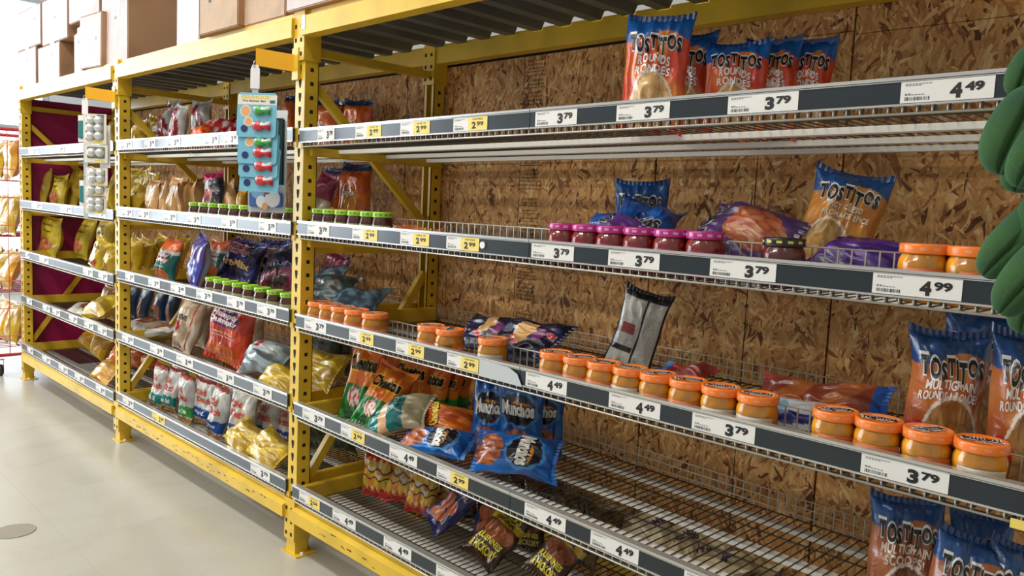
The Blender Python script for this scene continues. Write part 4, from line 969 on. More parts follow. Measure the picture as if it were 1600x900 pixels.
stand('jerky', 'olive bag in deep shadow behind the near upright, lowest shelf', 'olive bags in shadow', 1, 4, 478, 520, 640, .40, d=.08, detail=0)
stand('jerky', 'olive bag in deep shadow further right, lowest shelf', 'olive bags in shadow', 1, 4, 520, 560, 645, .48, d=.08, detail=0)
# ---------------- far bay
G = 'yellow bags on the second shelf of the far bay'
for (a, c, t, y, ro, lb) in ((46, 78, 264, .14, 4, 'leftmost yellow bag with a peaked top'), (78, 106, 276, .22, -6, 'yellow bag crumpled next to the peaked one'), (96, 124, 268, .30, 4, 'yellow bag beside the bulb packs'), (166, 184, 268, .40, 4, 'yellow bag between bulb packs and upright')):
    stand('lays_r' if ro != 4 else 'yellow', lb+', second shelf far bay', G, 2, 1, a, c, t, y, d=.09, roll=ro, detail=0)
stand('yellow', 'yellow bag beside the bulb packs on the top shelf, far bay', None, 2, 0, 166, 182, 184, .3, detail=0)
G = 'yellow bags on the third shelf of the far bay'
for (a, c, t, y, ro, lb) in ((52, 92, 342, .14, 6, 'yellow ridged chip bag standing alone on the left'), (114, 144, 342, .34, 5, 'yellow ridged chip bag left of the pair'), (142, 176, 340, .30, 3, 'yellow ridged chip bag right of the pair'), (136, 168, 378, .12, 24, 'yellow bag tilted at the shelf front'), (156, 184, 392, .10, 26, 'yellow bag low at the shelf front, against the upright')):
    stand('lays_r' if t < 370 else 'lays_y', lb+', third shelf far bay', G, 2, 2, a, c, t, y, d=.09, roll=ro, detail=1 if a == 52 else 0)
stand('beige_back', 'grey beige bag standing open beside the upright, fourth shelf far bay', None, 2, 3, 152, 184, 450, .22, d=.09, roll=4, detail=0)
side('yellow', 'yellow bag lying at the right end, fourth shelf far bay', None, 2, 3, 162, 498, .12, .2, .28, .12, lean=50, roll=80, detail=0)
lay('white_brown', 'pale bag lying flat left of the beige one, fourth shelf far bay', None, 2, 3, 132, 486, .2, .26, .05, yaw=50, detail=0)
G = 'golden yellow bags on the lowest shelf of the far bay'
stand('gold', 'golden bag with pale pasta window, leftmost', G, 2, 4, 122, 150, 522, .34, d=.1, roll=10, detail=1)
stand('gold', 'golden bag right of the windowed one', G, 2, 4, 140, 172, 526, .26, d=.1, roll=26, detail=0)
stand('orange_pack', 'orange and gold bag next to the upright, far bay lowest shelf', G, 2, 4, 164, 190, 544, .16, d=.09, roll=14, detail=0)
side('gold', 'golden bag lying at the shelf front, far bay lowest shelf', G, 2, 4, 166, 584, .10, .17, .26, .08, lean=50, roll=90, detail=0)

# ------------------------------------------------------------------ jars
def label_colors(kind):
    if kind == 'queso': return lambda a, t: ((226, 116, 52) if t > .55 else ((120, 60, 24) if t > .4 and math.sin(a*9) > -.3 else ((236, 180, 96) if t > .3 else mixc((226, 150, 50), (190, 40, 40), 1 if math.sin(a*5) > .5 else 0))))
    if kind == 'queso_back': return lambda a, t: (150, 150, 150) if int(a*26) % 2 and t < .9 else (205, 205, 200)
    if kind == 'salsa': return lambda a, t: (150, 30, 70) if t > .5 else ((206, 170, 60) if t > .3 else (120, 30, 30))
    if kind == 'green': return lambda a, t: (176, 186, 120) if t > .2 else (96, 130, 60)
    return lambda a, t: (206, 190, 50) if .35 < t < .6 and math.sin(a*30) > -.4 else ((60, 130, 70) if t < .3 else (60, 24, 24))
JARK = {'queso': ((255, 182, 36), (244, 126, 36), 'queso_back'), 'salsa': ((178, 44, 26), (178, 30, 120), 'salsa'), 'green': ((120, 34, 24), (150, 200, 50), 'green'), 'hot': ((128, 30, 22), (26, 24, 24), 'hot')}
SAUCE = {k: mat(k+'_sauce', v[0], .35, coat=.4, noise_amt=.10, noise_scale=45) for k, v in JARK.items()}
LIDM = {k: mat(k+'_lid_enamel', v[1], .3, coat=.3) for k, v in JARK.items()}
LIDDARK = {'queso': (206, 70, 24), 'salsa': (120, 14, 76), 'green': (90, 140, 30), 'hot': (20, 20, 20)}
def make_jar(kind, R, H, lab, detail=True):
    r = empty('dip_jar' if kind == 'queso' else 'salsa_jar', (0, 0, 0), 'x', 'jar')
    n = 28
    hb = H*.855
    prof = [(0, .001), (R*.86, .001), (R*.96, .006), (R, .016), (R*.965, hb*.30), (R*.965, hb*.58), (R, hb*.70), (R*.97, hb*.84), (R*.86, hb*.95), (R*.84, hb)]
    MB().lathe([(a*.965, z+(.001 if i else .002)) for i, (a, z) in enumerate(prof)]+[(0, hb-.002)], n).build('sauce', SAUCE[kind], r)
    MB().lathe([(a, z) for a, z in prof], n).build('glass_jar', GLASS, r)
    mb = MB(); L0, L1 = hb+.0, H
    mb.lathe([(R*.84, L0-.002), (R*.95, L0-.002), (R*.965, L0), (R*.965, L1-.003), (R*.94, L1), (R*.84, L1+.0005), (R*.80, L1-.0015), (0, L1-.0012)], n, 0)
    k = 12
    for i in range(k):   # pale dashes printed round the lid skirt
        a0 = 2*PI*i/k; a1 = a0+2*PI/k*.5; rr_ = R*.9665
        pts = []
        for q in range(4):
            a = a0+(a1-a0)*q/3; pts.append((a, rr_))
        for q in range(3):
            (a, _), (b_, _) = pts[q], pts[q+1]
            mb.poly([(rr_*math.cos(a), rr_*math.sin(a), L0+.0045), (rr_*math.cos(b_), rr_*math.sin(b_), L0+.0045), (rr_*math.cos(b_), rr_*math.sin(b_), L1-.0055), (rr_*math.cos(a), rr_*math.sin(a), L1-.0055)], 1)
    zt = L1+.0004
    if kind == 'queso' and detail:
        fn = lambda a, b_: Vector((a, b_, zt)); fn2 = lambda a, b_: Vector((a, b_, zt+.0004))
        mb.lathe([(R*.66, zt-.0008), (R*.64, zt-.0006)], n, 1)
        put_text(mb, 'TOSTITOS', fn, 0, -.002, R*1.5, R*.62, 3, .13); put_text(mb, 'TOSTITOS', fn2, 0, -.002, R*1.36, R*.46, 2, .06)
        put_text(mb, 'SALSA', fn, 0, R*.48, R*.6, R*.15, 3, .02)
    pale = {'queso': (240, 150, 100), 'salsa': (214, 150, 196), 'green': (96, 140, 44), 'hot': (214, 196, 60)}[kind]
    mb.build('lid', [LIDM[kind], MATC(pale), INK, PAPER], r)
    V, F, Cc = [], [], []
    for (c0, c1, lk) in ((-PI*.5-1.15, -PI*.5+1.15, lab[0]), (PI*.5-.95, PI*.5+.95, lab[1])):
        cf = label_colors(lk)
        def S(s, t, fr, off): a = c0+(c1-c0)*s; return Vector((R*1.004*math.cos(a), R*1.004*math.sin(a), hb*(.24+.46*t)))
        add_grid(V, F, Cc, S, 0, 1, 0, 1, 40, 12, True, cf)
    if kind == 'queso':
        for z_, tx, wv, col in ((.72, 'SALSA CON QUESO', 1.5, (250, 226, 190)),):
            Vt, Ft, _, _ = text2d(tx, .02, .3); b_ = len(V)
            for a, c_ in Vt:
                an = -PI*.5+a*wv; V.append(Vector((R*1.012*math.cos(an), R*1.012*math.sin(an), hb*(.24+.46*(z_+c_*.16))))); Cc.append(col)
            F += [[b_+i for i in f] for f in Ft]
    o = mesh_from('label', V, F, Cc, PRINT); o.parent = r
    return r
_mc = {}
def MATC(c):
    if c not in _mc: _mc[c] = mat('print_%d_%d_%d' % c, c, .4)
    return _mc[c]
def jar_row(proto, first, b, k, us, y, labels, group, spin=None):
    for i, (u, lb) in enumerate(zip(us, labels)):
        o = proto if (first and i == 0) else copy_tree(proto)
        p = aty(u, 450, y)
        z = zdeck(b, k, p.x)
        for _ in range(4):
            # solve for the pixel column at the deck height
            lo, hi = -500, 1600
            for _ in range(26):
                md = (lo+hi)/2
                if aty(u, md, y).z > z+.04: lo = md
                else: hi = md
            p = aty(u, lo, y); z = zdeck(b, k, p.x)
        o.location = (p.x, y, z+.0022); o.rotation_euler = (0, 0, math.radians((spin[i] if spin else 0)+35))
        o['label'] = lb; o['group'] = group
ORD = ['first', 'second', 'third', 'fourth', 'fifth', 'sixth', 'seventh', 'eighth']
# orange lidded queso jars
qj = make_jar('queso', .047, .111, ('queso', 'queso_back'))
jar_row(qj, True, 0, 2, (867, 904, 942, 983, 1026, 1073, 1124, 1181), .05, ['orange lidded queso jar, %s from the left in the row of eight' % o for o in ORD], 'queso jars in the row of eight', (0, 10, -30, 150, 20, -10, 170, 160))
jar_row(qj, False, 0, 2, (1302, 1369, 1446, 1528), .055, ['orange lidded queso jar, %s of the four at the right end of the third shelf' % o for o in ORD[:4]], 'queso jars at the right end of the third shelf', (10, -20, 30, 165))
jar_row(qj, False, 0, 2, (499, 517, 536, 557, 585), .055, ['orange lidded queso jar, %s of the five beside the near upright' % o for o in ORD[:5]], 'queso jars beside the near upright', (0, 10, 0, -20, 30))
jar_row(qj, False, 0, 2, (673, 702), .055, ['orange lidded queso jar, left one of the pair on the third shelf', 'orange lidded queso jar, right one of the pair on the third shelf'], 'pair of queso jars', (0, 90))
jar_row(qj, False, 0, 2, (769,), .055, ['lone orange lidded queso jar turned to show its back label'], 'queso jars', (175,))
jar_row(qj, False, 0, 1, (1441, 1517), .055, ['orange lidded queso jar on the second shelf, left one of two', 'orange lidded queso jar on the second shelf, right one beside the green plush'], 'queso jars on the second shelf', (0, 20))
sj = make_jar('salsa', .046, .110, ('salsa', 'salsa'))
jar_row(sj, True, 0, 1, (881, 918, 957, 1000, 1048, 1100), .05, ['red salsa jar with magenta lid, %s from the left' % o for o in ORD[:6]], 'salsa jars with magenta lids')
hj = make_jar('hot', .046, .106, ('hot', 'hot'))
jar_row(hj, True, 0, 1, (1222,), .055, ['salsa jar with black and yellow lid standing alone on the second shelf'], 'salsa jars')
gj = make_jar('green', .036, .110, ('green', 'green'))
jar_row(gj, True, 0, 1, (501, 518, 537, 557, 577, 597), .05, ['green lidded salsa jar, %s from the near upright, second shelf' % o for o in ORD[:6]], 'green lidded jars right of the near upright')
jar_row(gj, False, 1, 1, (307, 322, 337, 353, 369, 386), .05, ['green lidded salsa jar, %s from the left in the middle bay, second shelf' % o for o in ORD[:6]], 'green lidded jars on the second shelf, middle bay')
jar_row(gj, False, 1, 1, (402, 419, 437, 455), .05, ['green lidded salsa jar below the clip strip, %s from its left' % o for o in ORD[:4]], 'green lidded jars under the clip strip')
jar_row(gj, False, 1, 2, (333, 346, 360, 375, 392, 410, 430, 451), .05, ['green lidded salsa jar, %s from the left on the third shelf, middle bay' % o for o in ORD], 'green lidded jars on the third shelf, middle bay')

# ------------------------------------------------------------------ cartons on top of the rack
G = 'cartons stacked on top of the rack'
def carton(u0, u1, dep, h, z, lab, yaw=0, y=.02, front=BOXW, mk=None, w=None, roll=0, flaps=True):
    zz = z+.15
    a = aty(u0, 60, y).x; c = aty(u1, 60, y).x
    ww = w or (c-a)-.008
    r = empty('carton', (a+ww/2, y, z), lab, 'cardboard box', G)
    r.rotation_euler = (0, math.radians(roll), math.radians(yaw))
    mb = MB(); mb.box((-ww/2, 0, 0), (ww/2, dep, h), 1, None, .004)
    for f in mb.bm.faces:
        f.normal_update()
        if abs(f.normal.y) > .8: f.material_index = 0
    mb.box((-ww/2+.001, .003, h), (ww/2-.001, dep/2-.002, h+.004), 1); mb.box((-ww/2+.001, dep/2+.002, h), (ww/2-.001, dep-.003, h+.004), 1)
    mb.build('box_body', [front, BOXS], r, None)
    MB().box((-ww/2-.0008, dep/2-.025, h*.86), (ww/2+.0008, dep/2+.025, h+.0055)).build('packing_tape', TAPE, r)
    rr = random.Random(len(lab)+int(u0))
    mk = mk or 'label'
    mb = MB(); lx = rr.uniform(-ww*.1, ww*.25); lz = h*rr.uniform(.45, .75)
    mb.box((lx, -.0012, lz), (lx+min(.09, ww*.4), -.0002, lz+.10))
    for q in range(8): mb.box((lx+.008+q*.006, -.0016, lz+.008), (lx+.011+q*.006+.002*(q % 2), -.0012, lz+.028), 1)
    for q in range(4): mb.box((lx+.008, -.0016, lz+.04+q*.01), (lx+.02+rr.random()*.03, -.0012, lz+.044+q*.01), 1)
    mb.build('shipping_label', [PAPER, GREY], r)
    if 'arrow' in mk:
        mb = MB(); ax = -ww*.22; az = h*.42
        mb.prism([(ax-.012, az), (ax+.012, az), (ax+.012, az+.035), (ax+.028, az+.035), (ax, az+.075), (ax-.028, az+.035), (ax-.012, az+.035)], 1, -.0012, -.0002)
        mb.build('printed_arrow', INK, r)
    if 'pink' in mk:
        mb = MB(); mb.box((-ww/2+.004, -.0012, .02), (-ww/2+.012, -.0002, h-.01))
        for q in range(3): mb.box((-ww*.3, -.0012, h*.5+q*.03), (ww*.2, -.0002, h*.5+.014+q*.03))
        mb.build('pink_print', PINK, r)
    return r
ZT = 2.0695
carton(26, 56, .35, .25, ZT, 'pale carton at the far left end of the rack top, lower tier')
carton(59, 93, .36, .225, ZT, 'pale carton with a white label second from the far left, lower tier')
carton(112, 134, .34, .235, ZT, 'narrow crumpled pale carton, lower tier, third from the far left', yaw=-6)
carton(124, 158, .32, .29, ZT, 'tall pale carton bulging forward, left of the large brown sided carton', y=-.01, roll=2)
carton(159, 200, .32, .46, ZT, 'large carton with a broad brown side, above the middle upright')
carton(27, 64, .35, .26, ZT+.255, 'pale carton at the far left end, upper tier, with a dark hand hole')
carton(66, 106, .36, .28, ZT+.231, 'pale carton second from the far left, upper tier')
carton(108, 156, .34, .24, ZT+.30, 'pale carton upper tier, resting over the narrow crumpled cartons', y=.02)
carton(258, 262, .25, .34, ZT, 'brown carton with a black arrow set back behind the large one', y=.37, front=BOXM, mk='arrow', w=.3)
carton(276, 312, .42, .36, ZT, 'white carton with a small barcode, right of the brown arrow carton', front=PAPER)
carton(312, 372, .44, .30, ZT, 'tan carton with a grey arrow and a white barcode sheet', front=BOXM, mk='arrow', y=-.03)
carton(374, 446, .44, .30, ZT, 'tan carton with pink print on its front', front=BOXM, mk='pink', y=.0)
carton(446, 560, .45, .32, ZT, 'pale carton above the near upright', y=-.025, w=.55)

# ------------------------------------------------------------------ arms with hanging strips
def hang_arm(ux, x, z, lab):
    r = empty('strip_holder', (x+.004, -.004, z), lab, 'bracket', 'yellow bracket arms on the uprights')
    d = Vector((-.075, -.125, .012)); n = Vector((-d.y, d.x, 0)).normalized()*.004
    mb = MB(); vs = []
    for sgn in (-1, 1):
        for p, hh in ((Vector((0, 0, 0)), .062), (d*.97, .062)):
            vs += [mb.bm.verts.new(p+n*sgn), mb.bm.verts.new(p+n*sgn+Vector((0, 0, hh)))]
    for q in ((0, 2, 3, 1), (4, 5, 7, 6), (0, 1, 5, 4), (2, 6, 7, 3), (0, 4, 6, 2), (1, 3, 7, 5)): mb.bm.faces.new([vs[i] for i in q])
    mb.build('arm_plate', YEL2, r)
    MB().box((-.012, -.0125+.004, -.03), (.03, .0035, .085)).build('clamp', YEL, r)
    e = d*.93
    MB().tube([e+Vector((0, -.006, .02)), e+Vector((0, -.014, .01)), e+Vector((0, -.014, -.006)), e+Vector((0, 0, -.010))], .0018, 6).build('hook', CHROME, r)
    return r, r.location+d*.93
armN, tipN = hang_arm(0, 0, 1.852, 'yellow bracket arm on the near upright holding the fish clip strip')
armM, tipM = hang_arm(0, -1.875, 1.852, 'yellow bracket arm on the middle upright holding the bulb packs')
def hanging_strip(tip, L, lab, col):
    r = empty('clip_strip', (tip.x, tip.y-.008, tip.z-.014), lab, 'clip strip', 'hanging clip strips'); r.rotation_euler = (0, 0, math.radians(36))
    mb = MB(); mb.prism([(-.018, 0), (-.018, -.07), (.018, -.07), (.018, 0), (.010, .016), (-.010, .016)], 1, -.001, .001); mb.build('hanger_tab', PAPER, r)
    MB().box((-.012, .002, -L), (.012, .004, -.05)).build('strip', CLEARP, r)
    mb = MB()
    for i in range(int((L-.1)/.07)): mb.tube([(0, .002, -.12-i*.07), (0, -.010, -.12-i*.07), (0, -.012, -.112-i*.07)], .0014, 5)
    mb.build('strip_clips', CLEARP, r); return r
hanging_strip(tipN, .50, 'white hanging strip on the near upright arm', 0)
hanging_strip(tipM, .62, 'white hanging strip on the middle upright arm', 0)
SKY = mat('sky_blue_card', (120, 190, 216), .4, coat=.3); CREAM = mat('cream_card', (232, 226, 214), .45); NAVY = mat('navy_disc', (36, 50, 110), .4)
SALM = mat('food_picture_orange', (232, 170, 116), .5); GRN = mat('clip_green', (60, 168, 70), .25, coat=.5); REDC = mat('clip_red', (206, 44, 50), .25, coat=.5)
TEAL = mat('teal_card', (40, 120, 120), .4); LET = mat('yellow_lettering', (236, 214, 90), .4); BULB = mat('silvery_bulb', (214, 216, 216), .15, .3, coat=.6); TRAY = mat('grey_green_tray', (110, 128, 118), .3)
def fish(mb, cx, cz, L, y, mi_a, mi_w):
    """fish shaped bag clip: body, tail and pale belly"""
    N = 14; V = []
    prof = [(-.5, .10), (-.44, .24), (-.32, .33), (-.15, .36), (.0, .30), (.12, .20), (.22, .13), (.30, .20), (.42, .33), (.5, .30), (.47, .08), (.5, 0)]
    up = [(a*L, b*L*.72) for a, b in prof]; dn = [(a*L, -b*L*.72) for a, b in prof[::-1]]
    pts = up+dn
    mid = mb.bm.verts.new((cx, y-.016, cz)); ring = [mb.bm.verts.new((cx+a, y-.009, cz+b)) for a, b in pts]; base = [mb.bm.verts.new((cx+a*1.04, y, cz+b*1.06)) for a, b in pts]
    inner = [mb.bm.verts.new((cx+a*.55, y-.015, cz+b*.55)) for a, b in pts]
    n = len(pts)
    for i in range(n):
        j = (i+1) % n; w_ = mi_w if 7 < i < 10 or 3 < i < 6 else mi_a
        for q in ((base[i], base[j], ring[j], ring[i]), (ring[i], ring[j], inner[j], inner[i])):
            f = mb.bm.faces.new(q); f.material_index = w_; f.smooth = True
        f = mb.bm.faces.new((inner[i], inner[j], mid)); f.material_index = w_; f.smooth = True
    mb.lathe([(.006, 0), (.004, .002), (0, .003)], 8, mi_w)
    for v in mb.bm.verts[-17:]: v.co = Vector((cx-L*.36+v.co.x, y-.014-v.co.z, cz+L*.08+v.co.y))
def clip_card(z, w, h, lab, top, x, y, tilt=0):
    r = empty('bag_clip_card', (x, y, z), lab, 'carded bag clips', 'carded fish bag clips')
    r.rotation_euler = (math.radians(-4), math.radians(tilt), math.radians(38))
    mb = MB(); hd = h*.27 if top == 1 else 0
    rr_ = .012; pts = []
    for (cx, cz, a0) in ((w/2-rr_, -rr_, 0), (-w/2+rr_, -rr_, 90), (-w/2+rr_, -h+rr_, 180), (w/2-rr_, -h+rr_, 270)):
        for q in range(4): a = math.radians(a0+q*30); pts.append((cx+rr_*math.cos(a), cz+rr_*math.sin(a)))
    mb.prism(pts, 1, 0, .0012, 0)
    def disc(cx, cz, R, mi, dy, sx=1):
        vs = [mb.bm.verts.new((cx+R*sx*math.cos(2*PI*q/24), -dy, cz+R*math.sin(2*PI*q/24))) for q in range(24)]; mb.bm.faces.new(vs).material_index = mi
    if top == 1:
        mb.poly([(-w/2+.001, -.0004, -.008), (w/2-.001, -.0004, -.008), (w/2-.001, -.0004, -hd), (-w/2+.001, -.0004, -hd)], 1)
        fn = lambda a, b_: Vector((a, -.001, b_))
        put_text(mb, 'FISHHOLD', fn, -w*.05, -hd*.36, w*.72, hd*.28, 4, .05); put_text(mb, 'The Better Bag', fn, -w*.08, -hd*.70, w*.6, hd*.2, 5, .02)
        mb.poly([(w*.32, -.001, -hd*.6), (w*.45, -.001, -hd*.6), (w*.45, -.001, -hd*.85), (w*.32, -.001, -hd*.85)], 6)
    zz = -hd
    H = h-hd
    if top:
        disc(-w*.28, zz-H*.2, w*.14, 1, .0006); disc(-w*.28, zz-H*.2, w*.115, 3, .001); disc(-w*.2, zz-H*.52, w*.12, 1, .0014); disc(-w*.2, zz-H*.52, w*.09, 3, .0018)
    else: disc(-w*.2, -H*.20, w*.12, 1, .0008); disc(-w*.2, -H*.20, w*.09, 3, .0012)
    disc(-w*.3, -h+.030, w*.085, 2, .0022)
    mb.build('card', [SKY, CREAM, NAVY, SALM, LET, INK, TEAL], r, False)
    if top:
        mb = MB(); fish(mb, w*.14, -h*(.40 if top == 1 else .52), w*.42, -.001, 0, 1); mb.build('green_clip', [GRN, PAPER], r); tag(r.children[-1], 'green and white fish clip')
    mb = MB(); fish(mb, w*.14, -h+.040, w*.44, -.001, 0, 1); mb.build('red_clip', [REDC, PAPER], r)
    return r
def at_tip(u, v, y): return aty(u, v, y)
yc = -.150
P0 = at_tip(411, 148, yc); wN = (at_tip(441, 200, yc)-at_tip(380, 200, yc)).x*turn(410, 38)[0]
lN = (('first and topmost fish clip card, with cream header', 146, 216, 1), ('second fish clip card from the top, with green and red clips', 186, 257, 2), ('third fish clip card from the top', 208, 278, 0), ('fourth fish clip card from the top', 230, 300, 0))
for i, (lb, v0, v1, tp) in enumerate(lN):
    a = at_tip(410, v0, yc); c = at_tip(408, v1, yc)
    clip_card(a.z, wN, (a.z-c.z), lb+', near upright', tp, a.x, yc-.018+.0045*i, i*.4)
# blue patterned pack and darker cards behind the strip
def peg(r, u):
    """clear loop that ties a pack to its hanging strip"""
    tp = tipM if u < 200 else tipN
    d = Matrix.Rotation(-r.rotation_euler.z, 3, 'Z') @ (Vector((tp.x, tp.y-.006, r.location.z+.01))-r.location)
    MB().tube([(0, .001, -.006), (d.x*.5, d.y*.5, .008), (d.x, d.y, .006)], .0015, 5).build('hang_loop', CLEARP, r)
def flat_pack(u0, u1, v0, v1, y, lab, mats, cat='hanging pack', name='hanging_pack', th=.012, paint=None, grp=None, yaw=36):
    a = aty((u0+u1)/2, v0, y); c = aty((u0+u1)/2, v1, y); w_ = (aty(u1, (v0+v1)/2, y)-aty(u0, (v0+v1)/2, y)).x*turn((u0+u1)/2, yaw)[0]; h_ = a.z-c.z
    r = empty(name, (a.x, y, a.z), lab, cat, grp); r.rotation_euler = (0, 0, math.radians(yaw))
    mb = MB(); mb.box((-w_/2, 0, -h_), (w_/2, .0015, 0), 0); mb.box((-w_/2+.008, -th, -h_+.02), (w_/2-.008, 0, -.03), 1, None, .004)
    if paint: paint(mb, w_, h_, th)
    mb.build('pack_body', mats, r); peg(r, u0); return r
def swirls(mb, w_, h_, th):
    rr = random.Random(2)
    for q, (cx, cz, R, mi) in enumerate(((-.2, -.25, .18, 2), (.2, -.5, .2, 3), (-.1, -.62, .14, 3), (.05, -.2, .10, 4), (.0, -.78, .08, 5), (.25, -.25, .1, 3))):
        vs = [mb.bm.verts.new((w_*cx+R*w_*math.cos(2*PI*k/20), -th-.0006-.0003*q, h_*cz+R*w_*1.1*math.sin(2*PI*k/20))) for k in range(20)]; mb.bm.faces.new(vs).material_index = mi
flat_pack(388, 446, 288, 332, -.10, 'blue patterned pack hanging below the fish clip cards', [CLEARP, mat('cobalt_pack', (74, 108, 178), .3, coat=.5), mat('sky_blob', (132, 180, 216), .4), PAPER, REDC, SALM], paint=swirls, grp='packs at the foot of the fish clip strip')
flat_pack(402, 449, 172, 318, -.07, 'dark card edge showing behind the fish clip cards', [PAPER, mat('dark_green_pack', (40, 62, 60), .4)], grp='packs at the foot of the fish clip strip', yaw=34)
# bulb packs
def bulb_pack(u0, u1, v0, v1, y, lab, rows, yaw=42):
    a = aty((u0+u1)/2, v0, y); c = aty((u0+u1)/2, v1, y); w_ = (aty(u1, (v0+v1)/2, y)-aty(u0, (v0+v1)/2, y)).x*turn((u0+u1)/2, yaw)[0]; h_ = a.z-c.z
    r = empty('bulb_pack', (a.x, y, a.z), lab, 'blister pack', 'blister packs of round bulbs'); r.rotation_euler = (0, 0, math.radians(yaw))
    mb = MB(); mb.box((-w_/2, 0, -h_), (w_/2, .002, 0), 0, None, .0005); mb.box((-w_*.38, -.004, -h_+.022), (w_*.38, 0, -.012), 1, None, .0015)
    if rows == 3: mb.box((w_*.12, -.0055, -.011), (w_*.42, -.0045, -.004), 2)
    mb.box((-w_*.05, -.0008, -h_+.005), (w_*.35, 0, -h_+.014), 3)
    mb.build('card', [CREAM, TRAY, TEAL, LET], r); peg(r, u0)
    R = w_*.19
    hh = h_-.034
    for j in range(rows):
        for sx in (-1, 1):
            mb = MB(); mb.lathe([(0, R*.8)]+[(R*math.sin(q*PI/12), R*.8*math.cos(q*PI/12)) for q in range(1, 6)]+[(R, 0)], 18)
            b_ = mb.build('bulb', BULB, r); b_.rotation_euler = (PI/2, 0, 0); b_.location = (sx*w_*.18, -.004, -.012-hh*(j+.5)/rows)
    return r
bulb_pack(130, 166, 178, 225, -.155, 'topmost blister pack of six round bulbs on the middle upright', 3)
bulb_pack(132, 168, 226, 254, -.150, 'second blister pack of round bulbs, four bulbs showing', 1)
bulb_pack(134, 168, 262, 290, -.145, 'third blister pack of round bulbs from the top', 2)
bulb_pack(132, 167, 290, 306, -.141, 'fourth blister pack of bulbs, only a narrow band showing', 1)
bulb_pack(133, 166, 307, 334, -.137, 'lowest blister pack of round bulbs', 2)
for (u0, u1, v0, v1, lb) in ((122, 140, 180, 222, 'teal backed pack peeking out left of the top bulb pack'), (124, 142, 282, 322, 'teal backed pack peeking out left of the lowest bulb packs'), (156, 172, 196, 262, 'pale pack peeking out right of the bulb packs')):
    flat_pack(u0, u1, v0, v1, -.11, lb, [PAPER, TEAL if 'teal' in lb else CREAM], grp='packs behind the bulb packs', yaw=30)

# ------------------------------------------------------------------ floor drain
c = atz(23, 830, 0); R = .075
r = empty('floor_drain', (c.x, c.y, 0), 'round slotted metal drain cover set in the floor', 'floor drain')
mb = MB(); mb.lathe([(R, .0003), (R, .0022), (R*.93, .0028), (R*.93, .0006), (0, .0006)], 40); mb.build('rim', mat('drain_metal', (150, 144, 130), .5, .4), r)
mb = MB()
for i in range(-7, 8):
    q = i*R*.93/7.6; l = math.sqrt(max(0, (R*.93)**2-q*q)); mb.box((q-.0032, -l, .0006), (q+.0032, l, .0026), 0, Matrix.Rotation(.6, 3, 'Z'))
mb.build('slats', mat('drain_slats', (176, 168, 150), .5, .1), r)
mb = MB().lathe([(R*.93, .0009), (0, .0009)], 30); mb.build('drain_well', mat('drain_shadow_grey', (92, 86, 74), .8), r)

# ------------------------------------------------------------------ red wire cart with yellow bags at the far left
CX0, CX1, CY0, CY1 = -4.62, -3.85, -.13, .42
r = empty('wire_cart', ((CX0+CX1)/2, (CY0+CY1)/2, 0), 'red wire display cart on casters at the left edge of the picture', 'cart')
ox, oy = r.location.x, r.location.y
mb = MB()
for x in (CX0, CX1):
    for y in (CY0, CY1): mb.tube([(x-ox, y-oy, .12), (x-ox, y-oy, 1.78)], .011, 8)
for z in (.16, 1.78):
    mb.tube([(CX0-ox, CY0-oy, z), (CX1-ox, CY0-oy, z), (CX1-ox, CY1-oy, z), (CX0-ox, CY1-oy, z), (CX0-ox, CY0-oy, z)], .013, 8)
mb.build('cart_frame', RED, r)
SHZ = (.22, .62, 1.02, 1.42)
for z in SHZ:
    mb = MB()
    for i in range(13): x = CX0-ox+(CX1-CX0)*i/12; mb.tube([(x, CY0-oy, z+.1), (x, CY0-oy, z), (x, CY1-oy, z)], .003, 5)
    for y in (CY0, CY0+.14, CY0+.28, CY1): mb.tube([(CX0-ox, y-oy, z), (CX1-ox, y-oy, z)], .004, 5)
    mb.tube([(CX0-ox, CY0-oy, z+.1), (CX1-ox, CY0-oy, z+.1)], .006, 6); mb.build('wire_basket', RED, r)
mb = MB()
for i in range(8):
    y = CY0-oy+(CY1-CY0)*i/7; mb.tube([(CX1-ox, y, .16), (CX1-ox, y, 1.78)], .003, 5); 
for z in (.3, .5, .7, .9, 1.1, 1.3, 1.5, 1.7): mb.tube([(CX1-ox, CY0-oy, z), (CX1-ox, CY1-oy, z)], .003, 5)
mb.build('side_grid', mat('pale_red_wire', (214, 90, 90), .35), r)
for x in (CX0+.06, CX1-.06):
    for y in (CY0+.03, CY1-.03):
        mb = MB(); mb.lathe([(0, -.014), (.036, -.014), (.042, -.008), (.042, .008), (.036, .014), (0, .014)], 20)
        for v in mb.bm.verts: v.co = Vector((v.co.x, v.co.z, v.co.y+.042))
        w_ = mb.build('caster', BLACK, r); w_.location = (x-ox, y-oy, 0)
        f = MB().box((-.008, -.020, .04), (.008, -.016, .125)).box((-.008, .016, .04), (.008, .020, .125)).box((-.02, -.02, .118), (.02, .02, .126)).build('fork', CHROME, w_)
mb = MB(); mb.box((CX1-.14-ox, CY0-oy-.012, 1.30), (CX1-.10-ox, CY0-oy-.010, 1.68), 0, None); mb.build('sign_strip', PAPER, r)
gi = 0
for zi, z in enumerate(SHZ):
    for j in range(3):
        gi += 1
        x = CX1-.12-j*.23
        M = Matrix.Translation((x, CY0+.10, z+.006)) @ RM((gi*37) % 20-10, 14, (gi*53) % 16-8)
        make_bag('yellow' if gi % 2 else 'gold', 'yellow bag in the %s basket of the red cart, %s from the rack' % (('lowest', 'second lowest', 'second highest', 'highest')[zi], ('first', 'second', 'third')[j]), 'yellow bags in the red wire cart', M, .22, .30, .10, detail=0)

